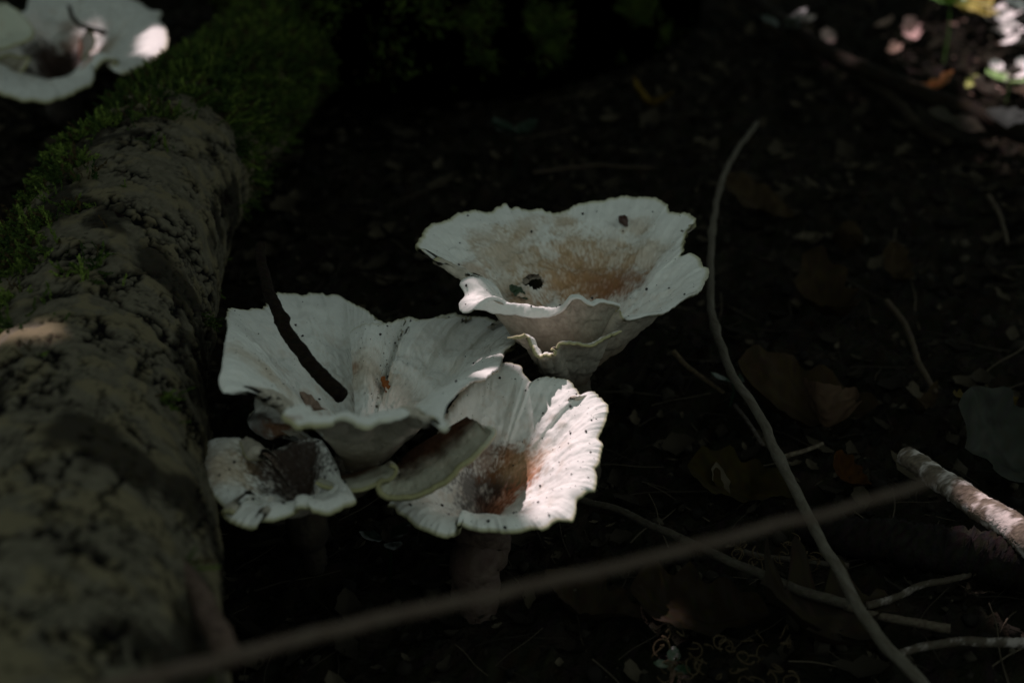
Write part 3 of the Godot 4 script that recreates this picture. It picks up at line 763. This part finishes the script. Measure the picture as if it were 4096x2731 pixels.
	c = flesh(pts([-295.6, 51.6, -410.8, -297.2, 52.9, -453.2, -284.5, 54.8, -449.9, -280.8, 53.2, -463.6, -282.9, 53.6, -477.3, -283.9, 54.0, -492.9, -271.8, 54.3, -502.4, -256.2, 54.2, -497.6, -253.1, 52.0, -493.1, -250.8, 54.2, -499.2, -231.3, 54.0, -492.9, -219.3, 53.7, -480.4, -209.4, 53.2, -465.1, -202.0, 53.1, -460.7, -201.3, 52.7, -448.8, -195.5, 52.3, -434.4, -191.6, 51.9, -420.4, -188.5, 51.4, -405.3, -189.2, 51.0, -392.0, -192.9, 50.6, -376.5, -197.6, 50.3, -367.6, -204.4, 50.0, -358.9, -211.8, 48.3, -369.5, -206.1, 54.2, -365.6, -214.9, 54.3, -368.8, -219.6, 50.2, -365.1, -217.4, 49.8, -352.8, -217.2, 49.5, -342.0, -220.4, 49.3, -336.0, -223.8, 49.1, -329.0, -227.9, 49.0, -323.8, -231.2, 48.8, -318.7, -236.6, 48.8, -317.5, -241.1, 48.8, -319.6, -245.8, 48.8, -318.7, -254.0, 49.0, -325.5, -259.9, 49.1, -329.0, -269.6, 49.3, -334.9, -288.1, 50.4, -371.4]), pts([-257.4, 15.1, -433.8]), Vector3(0.0000, 1.0000, 0.0000), 0.6, 0.004, {"closed": true, "n": 420, "m": 60, "salt": 9.0, "spots": [[Vector3(-0.2657, 0.0349, -0.4387), 0.0160, 4, 1.00], [Vector3(-0.2612, 0.0274, -0.4362), 0.0180, 4, 1.00], [Vector3(-0.2647, 0.0333, -0.4073), 0.0140, 4, 1.00], [Vector3(-0.2532, 0.0356, -0.4548), 0.0100, 2, 0.60], [Vector3(-0.2580, 0.0429, -0.4669), 0.0070, 2, 0.50], [Vector3(-0.2266, 0.0500, -0.3773), 0.0060, 3, 0.90], [Vector3(-0.2506, 0.0301, -0.4445), 0.0100, 4, 0.80], [Vector3(-0.2288, 0.0400, -0.4353), 0.0100, 0, 0.50]], "heart": Color(0.06, 0.04, 0.03), "heart_r": 0.42})
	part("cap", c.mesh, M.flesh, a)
	specks(c, 60, a)
	f = flesh(pts([-284.7, 51.3, -382.7, -280.3, 53.9, -388.5, -275.1, 53.9, -388.5, -271.1, 54.7, -390.3, -265.2, 56.1, -393.2, -260.5, 57.4, -396.1, -259.9, 59.3, -400.2, -261.2, 61.2, -404.3, -266.4, 64.3, -410.8, -271.9, 66.8, -416.2, -277.1, 68.8, -420.3, -281.7, 69.1, -421.0, -288.5, 69.4, -421.5, -294.7, 68.2, -419.1]), pts([-299.8, 48.0, -422.5, -298.5, 52.0, -424.6]), Vector3.UP, 1.0, 0.002, {"n": 160, "m": 30, "salt": 10.0, "top": Color(0.6, 0.62, 0.5)})
	part("side_lobe", f.mesh, M.flesh, a)
	f = flesh(pts([-281.0, 48.3, -383.4, -274.8, 50.7, -385.8, -270.3, 51.8, -387.4, -265.0, 50.1, -387.7, -259.6, 49.2, -388.4, -261.2, 45.3, -387.5, -264.5, 41.1, -386.4, -267.9, 36.9, -385.4]), pts([-288.7, 27.2, -400.7, -282.0, 28.0, -401.1, -275.3, 28.8, -401.5]), Vector3.UP, 1.0, 0.002, {"n": 140, "m": 30, "salt": 11.0, "top": Color(0.55, 0.52, 0.42), "heart": Color(0.3, 0.22, 0.15)})
	part("inner_lobe", f.mesh, M.flesh, a)
	f = flesh(pts([-240.3, 48.5, -436.2, -236.9, 48.0, -434.9, -235.5, 44.2, -431.8, -236.9, 40.9, -429.0, -239.8, 38.7, -426.8, -241.3, 36.2, -424.4]), pts([-246.5, 42.3, -444.3, -247.0, 36.5, -441.4, -246.1, 30.8, -438.5]), Vector3.UP, 1.0, 0.001, {"n": 90, "m": 24, "salt": 12.0, "rough": 0.5, "top": Color(0.66, 0.56, 0.5), "heart": Color(0.4, 0.12, 0.05)})
	part("inner_lobe", f.mesh, M.flesh, a)
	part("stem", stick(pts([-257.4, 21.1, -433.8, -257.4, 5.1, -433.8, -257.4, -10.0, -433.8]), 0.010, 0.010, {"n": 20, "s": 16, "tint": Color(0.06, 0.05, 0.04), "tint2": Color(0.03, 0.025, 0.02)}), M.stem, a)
	# small things lying in the caps
	var s := part("seed_pod", lump(4.0, 9), M.litter, self)
	s.transform = Transform3D(Basis.from_euler(Vector3(0.3, 0.5, 0.2)).scaled_local(Vector3(0.0034, 0.0032, 0.0058)), Vector3(0.0428, 0.0714, -0.1085) + Vector3(0, 0.0015, 0.001))
	s.material_override = tinted("seed_shell", Color(0.045, 0.014, 0.006), 0.45)
	tag(s, "small dark brown seed pod on the rear mushroom's back wall", "seed pod")
	put_leaf("leaf_scrap", "small dark green leaf scrap in the hollow of the rear mushroom", "leaf", leaf(0.0085, 0.006, 0.3, 0.2, 0.2, 3.0, Color(0.02, 0.045, 0.015)), Vector3(0.0019, 0.0582, -0.0689) + Vector3(0, 0.0018, 0.001), 70, 30, 0, M.green)
	put_leaf("leaf_scrap", "torn rust-orange leaf scrap stuck in the lobed mushroom", "leaf", leaf(0.008, 0.004, 0.3, 0.2, 0.8, 6.0, Color(0.20, 0.075, 0.025)), Vector3(-0.0425, 0.0537, -0.0060) + Vector3(0, 0.0015, 0.001), 60, 50, 0, M.dead)
	put_leaf("leaf_scrap", "curled brown dead leaf under the tip of the leaning twig", "leaf", leaf(0.011, 0.006, 0.5, 0.3, 0.1, 8.0, Color(0.24, 0.17, 0.13)), Vector3(-0.0639, 0.0655, 0.0282) + Vector3(0, 0.001, 0.001), 60, 20, -20, M.dead)

func tinted(called: String, c: Color, rough: float) -> StandardMaterial3D:
	var m := StandardMaterial3D.new()
	m.resource_name = called
	m.albedo_color = c.linear_to_srgb()
	m.roughness = rough
	return m

func one_stick(called: String, label: String, line: PackedVector3Array, r0: float, r1: float, o := {}, group := "sticks on the forest floor") -> void:
	var m := part(called, stick(line, r0, r1, o), M.bark, self)
	tag(m, label, "stick", group)

func make_sticks() -> void:
	var grey := Color(0.10, 0.092, 0.072)
	one_stick("stick", "long thin grey stick arching past the rear mushroom to the bottom edge", pts([129.0, 24.1, -354.2, 119.6, 27.2, -322.1, 110.8, 29.8, -295.4, 98.0, 33.0, -246.5, 89.6, 36.0, -197.6, 84.3, 36.5, -158.5, 80.7, 35.7, -130.0, 79.0, 34.1, -101.2, 79.8, 34.2, -67.6, 82.7, 35.3, -40.1, 87.1, 35.1, -19.8, 90.4, 33.5, 5.7, 94.3, 30.6, 29.7, 98.0, 28.8, 49.7, 101.5, 27.7, 67.1, 105.1, 25.9, 84.8, 110.4, 24.7, 100.0, 116.6, 23.6, 112.9, 122.8, 23.1, 128.9]), 0.0012, 0.0019, {"n": 160, "s": 14, "tint": grey * 1.15, "tint2": Color(0.07, 0.06, 0.045), "rough": 0.15, "knobs": [[0.245, 0.25], [0.36, 0.35], [0.54, 0.4], [0.74, 0.3]]})
	one_stick("stick", "thin reddish-brown stick sweeping across the front, out of focus", pts([-83.3, 140.3, 268.4, -64.1, 142.2, 262.3, -51.7, 143.8, 258.5, -32.2, 146.5, 253.1, -13.7, 148.4, 249.1, 9.8, 151.0, 243.7, 34.1, 153.1, 236.6, 50.9, 154.4, 230.9, 64.8, 155.1, 225.5, 82.3, 155.7, 217.1]), 0.0015, 0.0008, {"n": 90, "s": 12, "tint": Color(0.105, 0.083, 0.064), "tint2": Color(0.07, 0.05, 0.038)})
	one_stick("stick", "straight dark stick running under the long grey stick at the lower right", pts([23.3, 12.0, -3.8, 36.5, 12.0, 3.7, 55.8, 13.0, 22.2, 74.4, 12.0, 37.3, 94.1, 10.0, 49.0, 107.5, 6.0, 50.1]), 0.0012, 0.0018, {"n": 90, "s": 12, "tint": Color(0.06, 0.053, 0.04), "tint2": Color(0.035, 0.03, 0.022)})
	one_stick("stick", "thick pale lichened stick at the right edge with a sunlit end", pts([142.3, 14.0, -29.0, 148.7, 16.0, -11.7, 155.1, 17.0, 2.7, 162.2, 18.0, 18.5, 169.0, 20.0, 35.3, 180.8, 20.0, 57.3]), 0.0038, 0.0058, {"n": 140, "s": 24, "tint": Color(0.20, 0.165, 0.125), "tint2": Color(0.07, 0.057, 0.043), "lichen": 1.0, "rough": 0.14})
	one_stick("stick", "dark damp bark-covered stick below the pale lichened one", pts([101.8, 4.0, 1.3, 116.1, 8.0, 12.8, 131.8, 10.0, 21.6, 151.1, 10.0, 26.2, 169.3, 10.0, 33.9, 187.0, 10.0, 41.8]), 0.006, 0.0095, {"n": 110, "s": 24, "tint": Color(0.018, 0.016, 0.013), "tint2": Color(0.006, 0.005, 0.004), "rough": 0.3})
	one_stick("stick", "small lichen-spotted twig running off the right edge near the lower corner", pts([118.8, 8.0, 78.1, 126.4, 8.0, 74.8, 137.6, 8.0, 72.8, 148.2, 8.0, 73.3, 166.9, 8.0, 73.7]), 0.0012, 0.0018, {"n": 60, "tint": Color(0.06, 0.053, 0.04), "lichen": 0.4, "rough": 0.2})
	one_stick("stick", "short rough twig pointing right from the crossing of the two sticks", pts([113.6, 6.0, 51.0, 124.4, 6.0, 45.8, 135.8, 6.0, 39.0, 146.4, 6.0, 36.0, 156.2, 6.0, 31.1]), 0.0013, 0.0010, {"n": 60, "tint": Color(0.05, 0.044, 0.032), "lichen": 0.25, "rough": 0.25})
	one_stick("stick", "very short pale twig touching the long grey stick at its right", pts([97.6, 8.0, -37.5, 104.9, 8.0, -41.6, 115.6, 8.0, -48.5]), 0.0010, 0.0008, {"n": 30, "tint": Color(0.12, 0.10, 0.07)})
	one_stick("stick", "thin tan stalk sloping down to a small green leaf behind the grey stick", pts([64.5, 18.0, -104.0, 69.8, 14.0, -98.9, 76.0, 12.0, -91.0, 83.0, 10.0, -83.6]), 0.0011, 0.0007, {"n": 40, "tint": Color(0.12, 0.09, 0.05)})
	one_stick("stick", "thin twig sliver just under the small green leaf", pts([86.9, 7.0, -79.6, 89.7, 7.0, -67.6, 91.8, 7.0, -57.7, 93.4, 7.0, -48.9]), 0.0008, 0.0008, {"n": 30, "tint": Color(0.1, 0.09, 0.08)})
	one_stick("stick", "long dark brown stick crossing the blurred upper right corner", pts([161.4, 12.0, -642.9, 176.3, 12.0, -581.0, 194.1, 12.0, -517.5, 215.2, 12.0, -473.1, 233.9, 12.0, -439.7, 257.8, 12.0, -403.8, 283.1, 12.0, -355.4]), 0.0045, 0.0055, {"n": 60, "tint": Color(0.022, 0.017, 0.011), "tint2": Color(0.012, 0.010, 0.007)})
	one_stick("stick", "second thinner brown stick below the one in the upper right corner", pts([166.8, 6.0, -591.4, 188.0, 6.0, -543.9, 205.0, 6.0, -499.9, 220.0, 6.0, -455.0, 226.7, 6.0, -402.7, 236.6, 6.0, -371.6]), 0.003, 0.003, {"n": 60, "tint": Color(0.045, 0.036, 0.024), "tint2": Color(0.02, 0.016, 0.011)})
	one_stick("stick", "thin dark root lying on the soil behind the rear mushroom", pts([11.2, 3.0, -336.1, 26.1, 3.0, -341.7, 47.0, 3.0, -346.8, 74.4, 3.0, -343.0]), 0.0012, 0.0009, {"n": 40, "tint": Color(0.04, 0.032, 0.022)})
	one_stick("stick", "crooked tan twig end right of the long grey stick near the bottom", pts([107.3, 4.0, 48.2, 116.3, 4.0, 52.5, 126.6, 4.0, 56.7, 139.0, 4.0, 59.9]), 0.0012, 0.0016, {"n": 40, "tint": Color(0.10, 0.085, 0.06), "rough": 0.25})
	one_stick("stick", "dim brown twig on the soil right of the rear mushroom", pts([165.1, 6.0, -175.5, 167.5, 6.0, -145.7, 166.2, 6.0, -117.9, 167.6, 6.0, -92.0]), 0.0014, 0.0011, {"n": 40, "tint": Color(0.07, 0.055, 0.035)})
	one_stick("stick", "thin buried twig left of the dark damp stick", pts([76.0, 4.0, 15.8, 85.7, 4.0, 20.5, 98.5, 4.0, 23.1, 112.7, 4.0, 25.6]), 0.0011, 0.0010, {"n": 40, "tint": Color(0.05, 0.045, 0.035)})
	one_stick("stick", "pale short twig standing out at the right edge above the soil", pts([239.2, 6.0, -296.8, 238.6, 6.0, -268.7, 233.6, 6.0, -237.1]), 0.0013, 0.0008, {"n": 40, "tint": Color(0.09, 0.075, 0.05)})
	one_stick("root", "short reddish root pressed along the near end of the branch, out of focus", pts([-91.2, 76.4, 121.9, -84.0, 84.4, 142.6, -75.0, 90.4, 164.2, -68.1, 93.6, 180.5, -62.8, 95.2, 195.4]), 0.0022, 0.0030, {"n": 50, "s": 16, "tint": Color(0.14, 0.098, 0.076), "tint2": Color(0.06, 0.042, 0.032), "rough": 0.3}, "")
	one_stick("twig", "dark brown twig leaning with its tip into the lobed mushroom", pts([-88.6, 88.2, -50.2, -87.4, 86.1, -43.5, -84.9, 83.6, -31.0, -77.5, 80.2, -9.1, -68.4, 76.4, 9.7, -60.6, 72.2, 19.7, -56.1, 70.5, 23.9, -53.4, 69.5, 26.7]), 0.0017, 0.0026, {"n": 90, "s": 16, "tint": Color(0.020, 0.015, 0.011), "tint2": Color(0.009, 0.007, 0.005), "knobs": [[0.52, 0.35]]}, "")
	one_stick("twig", "small bent twig lying in the mushroom behind the branch", pts([-252.5, 58.3, -452.4, -248.4, 54.5, -442.7, -239.8, 51.9, -433.5, -227.7, 49.9, -429.1]), 0.0012, 0.0014, {"n": 30, "tint": Color(0.03, 0.022, 0.016)}, "")

func make_leaves() -> void:
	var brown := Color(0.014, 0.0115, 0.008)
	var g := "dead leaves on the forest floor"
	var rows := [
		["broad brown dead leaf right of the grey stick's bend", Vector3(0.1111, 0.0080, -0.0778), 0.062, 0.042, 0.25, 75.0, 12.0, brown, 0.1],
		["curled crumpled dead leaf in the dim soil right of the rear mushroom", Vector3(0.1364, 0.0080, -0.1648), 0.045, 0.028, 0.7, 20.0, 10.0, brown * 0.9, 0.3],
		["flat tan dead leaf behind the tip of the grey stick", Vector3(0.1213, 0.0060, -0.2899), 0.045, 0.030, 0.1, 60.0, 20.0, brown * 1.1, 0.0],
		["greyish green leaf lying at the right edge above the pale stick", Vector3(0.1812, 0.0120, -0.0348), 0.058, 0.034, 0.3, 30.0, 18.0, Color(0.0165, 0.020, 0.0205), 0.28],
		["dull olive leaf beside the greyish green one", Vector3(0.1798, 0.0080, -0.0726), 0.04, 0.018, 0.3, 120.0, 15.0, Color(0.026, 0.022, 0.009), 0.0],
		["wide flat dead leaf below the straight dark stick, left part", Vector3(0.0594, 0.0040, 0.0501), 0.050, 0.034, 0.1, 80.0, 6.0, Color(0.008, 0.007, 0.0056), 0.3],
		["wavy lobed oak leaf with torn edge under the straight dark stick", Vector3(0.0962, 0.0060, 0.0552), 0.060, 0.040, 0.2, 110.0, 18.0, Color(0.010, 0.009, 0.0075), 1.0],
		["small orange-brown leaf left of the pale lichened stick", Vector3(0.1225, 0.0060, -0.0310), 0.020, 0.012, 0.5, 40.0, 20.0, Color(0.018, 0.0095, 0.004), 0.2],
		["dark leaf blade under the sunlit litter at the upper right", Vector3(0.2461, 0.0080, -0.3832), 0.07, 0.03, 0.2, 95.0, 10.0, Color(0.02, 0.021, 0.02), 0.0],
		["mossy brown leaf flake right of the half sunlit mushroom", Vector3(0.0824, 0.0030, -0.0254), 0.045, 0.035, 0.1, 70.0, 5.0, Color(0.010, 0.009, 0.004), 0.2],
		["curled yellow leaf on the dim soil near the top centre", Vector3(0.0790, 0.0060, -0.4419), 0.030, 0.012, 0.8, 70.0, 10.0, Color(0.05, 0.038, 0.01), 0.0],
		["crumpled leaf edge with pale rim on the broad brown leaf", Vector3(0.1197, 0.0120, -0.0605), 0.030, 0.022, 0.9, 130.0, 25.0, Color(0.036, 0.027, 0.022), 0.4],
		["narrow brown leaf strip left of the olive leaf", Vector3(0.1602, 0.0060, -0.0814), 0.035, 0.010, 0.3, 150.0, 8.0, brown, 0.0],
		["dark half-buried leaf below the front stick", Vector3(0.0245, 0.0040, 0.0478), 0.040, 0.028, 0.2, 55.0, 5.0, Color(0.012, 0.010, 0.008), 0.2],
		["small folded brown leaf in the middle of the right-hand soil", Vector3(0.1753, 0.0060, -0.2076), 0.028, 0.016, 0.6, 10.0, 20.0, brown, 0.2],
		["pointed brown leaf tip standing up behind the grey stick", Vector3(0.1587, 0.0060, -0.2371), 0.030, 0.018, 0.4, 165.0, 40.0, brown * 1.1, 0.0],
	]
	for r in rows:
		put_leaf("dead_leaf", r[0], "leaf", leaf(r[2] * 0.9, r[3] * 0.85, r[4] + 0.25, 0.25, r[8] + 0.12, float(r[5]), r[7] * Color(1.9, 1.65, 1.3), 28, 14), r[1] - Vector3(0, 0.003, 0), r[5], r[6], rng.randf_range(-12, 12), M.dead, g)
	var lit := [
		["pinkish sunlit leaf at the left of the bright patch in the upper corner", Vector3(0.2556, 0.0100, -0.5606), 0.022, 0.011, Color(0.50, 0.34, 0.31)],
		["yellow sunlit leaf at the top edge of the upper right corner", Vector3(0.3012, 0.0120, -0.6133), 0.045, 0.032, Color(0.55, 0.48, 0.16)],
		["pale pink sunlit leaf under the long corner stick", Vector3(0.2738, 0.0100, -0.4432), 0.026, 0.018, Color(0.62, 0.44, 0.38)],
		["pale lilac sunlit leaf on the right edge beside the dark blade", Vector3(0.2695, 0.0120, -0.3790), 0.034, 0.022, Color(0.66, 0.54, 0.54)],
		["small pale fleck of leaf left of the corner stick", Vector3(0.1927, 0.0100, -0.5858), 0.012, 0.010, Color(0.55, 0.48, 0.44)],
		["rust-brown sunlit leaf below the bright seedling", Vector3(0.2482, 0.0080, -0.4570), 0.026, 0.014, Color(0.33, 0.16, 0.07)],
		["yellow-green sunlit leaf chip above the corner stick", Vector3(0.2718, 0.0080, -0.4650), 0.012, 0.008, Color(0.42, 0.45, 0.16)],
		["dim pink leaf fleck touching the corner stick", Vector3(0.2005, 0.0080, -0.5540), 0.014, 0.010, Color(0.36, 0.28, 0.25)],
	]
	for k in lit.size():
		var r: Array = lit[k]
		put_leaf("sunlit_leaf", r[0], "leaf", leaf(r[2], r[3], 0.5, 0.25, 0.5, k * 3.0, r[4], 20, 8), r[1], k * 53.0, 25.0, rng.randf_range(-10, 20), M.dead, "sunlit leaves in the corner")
	var green := Color(0.035, 0.085, 0.03)
	seedling("small dim seedling of four leaves behind the rear mushroom", Vector3(0.0009, 0.0000, -0.3388), 4, 0.017, Color(0.012, 0.024, 0.014), 0.02, 0.6)
	seedling("tiny dark trefoil seedling under the low mushroom", Vector3(-0.0416, 0.0000, 0.0236), 3, 0.010, Color(0.004, 0.014, 0.005), 0.012, 0.3)
	seedling("tiny green seedling at the bottom edge", Vector3(0.0498, 0.0000, 0.0789), 3, 0.007, Color(0.006, 0.020, 0.006), 0.004, 0.8)
	seedling("bright sunlit seedling in the upper right corner", Vector3(0.2741, 0.0000, -0.5449), 4, 0.032, Color(0.14, 0.30, 0.06), 0.03, 1.0, 40.0)
	seedling("single pale green leaf at the end of the tan stalk", Vector3(0.0862, 0.0060, -0.0877), 2, 0.011, Color(0.03, 0.055, 0.03), 0.006, 2.0)
	seedling("green sunlit seedling on the right edge under the corner stick", Vector3(0.2890, 0.0000, -0.4531), 2, 0.018, Color(0.2, 0.34, 0.1), 0.008, 0.5)
	seedling("dim seedling left of the corner stick", Vector3(0.1747, 0.0000, -0.5633), 3, 0.018, Color(0.012, 0.026, 0.012), 0.012, 0.2)
	# curled husks of catkins
	for h in [[Vector3(0.0661, 0.0030, 0.0780), "pile of curled tan husk fibres near the bottom edge", 46, 0.022], [Vector3(0.0882, 0.0030, 0.0242), "curled husk fibres under the straight dark stick", 26, 0.014]]:
		var o := thing("husk", h[1], "husk", h[0], "curled husks")
		for k in h[2]:
			var at: Vector3 = h[0] + Vector3(rng.randf_range(-1, 1) * h[3], rng.randf_range(0, 0.006), rng.randf_range(-0.6, 0.6) * h[3])
			var r := rng.randf_range(0.0012, 0.0028)
			var b := Basis.from_euler(Vector3(rng.randf() * 6, rng.randf() * 6, rng.randf() * 6))
			var line := PackedVector3Array()
			for q in 7:
				var an := q * 0.75
				line.append(at + b * Vector3(cos(an) * r, sin(an) * r, q * 0.0003))
			part("fibre", stick(line, 0.00035, 0.0002, {"n": 16, "s": 5, "tint": Color(0.07, 0.052, 0.03), "tint2": Color(0.035, 0.026, 0.015)}), M.bark, o)

func make_litter() -> void:
	# crumbs of soil, bits of leaf and twig: nobody could count them
	var grains := []
	var tints := []
	for k in 16000:
		var x := rng.randf_range(-0.5, 0.62)
		var z := 0.30 - 1.05 * pow(rng.randf(), 0.8)
		var r := 0.0010 + 0.0045 * pow(rng.randf(), 4.0)
		var b := Basis.from_euler(Vector3(rng.randf() * 6, rng.randf() * 6, rng.randf() * 6)).scaled_local(Vector3(r * 1.5, r, r * 1.2))
		grains.append(Transform3D(b, Vector3(x, ground_y(x, z) + r * 0.2, z)))
		tints.append(Color(0.009, 0.008, 0.0065).lerp(Color(0.050, 0.043, 0.030), pow(rng.randf(), 3.5)))
	var o := scatter("soil_crumbs", M.grain, M.litter, grains, tints, self)
	tag(o, "dark crumbs of damp soil covering the forest floor", "soil")
	var bits := []
	tints = []
	for k in 9000:
		var x := rng.randf_range(-0.5, 0.75)
		var z := 0.28 - 1.15 * pow(rng.randf(), 0.85)
		var s := 0.004 + 0.014 * pow(rng.randf(), 3.0)
		var b := Basis.from_euler(Vector3(rng.randf_range(-0.5, 0.5), rng.randf() * 6.3, rng.randf_range(-0.5, 0.5))).scaled_local(Vector3(s * rng.randf_range(0.5, 1.0), s, s))
		bits.append(Transform3D(b, Vector3(x, ground_y(x, z) + 0.0015 + s * 0.08, z)))
		var c := Color(0.011, 0.0095, 0.007).lerp(Color(0.072, 0.060, 0.040), pow(rng.randf(), 2.2))
		if rng.randf() < 0.012: c = Color(0.07, 0.058, 0.038)
		if x > 0.24 and z < -0.40 and rng.randf() < 0.30: c = Color(0.34, 0.24, 0.19) * rng.randf_range(0.5, 1.6)  # sunlight put into the colour: some corner bits are tinted paler
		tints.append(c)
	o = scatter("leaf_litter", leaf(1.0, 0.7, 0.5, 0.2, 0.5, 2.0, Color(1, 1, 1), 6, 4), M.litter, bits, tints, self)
	tag(o, "small broken bits of dead leaf strewn over the soil", "leaf litter")
	var sticks := []
	tints = []
	for k in 7000:
		var x := rng.randf_range(-0.45, 0.7)
		var z := 0.28 - 1.1 * pow(rng.randf(), 0.85)
		var s := rng.randf_range(0.008, 0.034)
		var b := Basis.from_euler(Vector3(rng.randf_range(-0.25, 0.25), rng.randf() * 6.3, 0)).scaled_local(Vector3(s * 0.38, s * 0.38, s))
		sticks.append(Transform3D(b, Vector3(x, ground_y(x, z) + 0.0015, z)))
		tints.append(Color(0.013, 0.011, 0.008).lerp(Color(0.095, 0.078, 0.054), pow(rng.randf(), 2.5)))
	o = scatter("twig_litter", stick(pts([0, 0, -500, 60, 40, -150, -30, 20, 200, 30, 0, 500]), 0.03, 0.02, {"n": 10, "s": 6, "tint": Color(1, 1, 1), "tint2": Color(0.5, 0.5, 0.5), "rough": 0.3}), M.litter, sticks, tints, self)
	tag(o, "short broken bits of twig strewn over the soil", "twig litter")
	# pale flakes in the sun of the upper corner
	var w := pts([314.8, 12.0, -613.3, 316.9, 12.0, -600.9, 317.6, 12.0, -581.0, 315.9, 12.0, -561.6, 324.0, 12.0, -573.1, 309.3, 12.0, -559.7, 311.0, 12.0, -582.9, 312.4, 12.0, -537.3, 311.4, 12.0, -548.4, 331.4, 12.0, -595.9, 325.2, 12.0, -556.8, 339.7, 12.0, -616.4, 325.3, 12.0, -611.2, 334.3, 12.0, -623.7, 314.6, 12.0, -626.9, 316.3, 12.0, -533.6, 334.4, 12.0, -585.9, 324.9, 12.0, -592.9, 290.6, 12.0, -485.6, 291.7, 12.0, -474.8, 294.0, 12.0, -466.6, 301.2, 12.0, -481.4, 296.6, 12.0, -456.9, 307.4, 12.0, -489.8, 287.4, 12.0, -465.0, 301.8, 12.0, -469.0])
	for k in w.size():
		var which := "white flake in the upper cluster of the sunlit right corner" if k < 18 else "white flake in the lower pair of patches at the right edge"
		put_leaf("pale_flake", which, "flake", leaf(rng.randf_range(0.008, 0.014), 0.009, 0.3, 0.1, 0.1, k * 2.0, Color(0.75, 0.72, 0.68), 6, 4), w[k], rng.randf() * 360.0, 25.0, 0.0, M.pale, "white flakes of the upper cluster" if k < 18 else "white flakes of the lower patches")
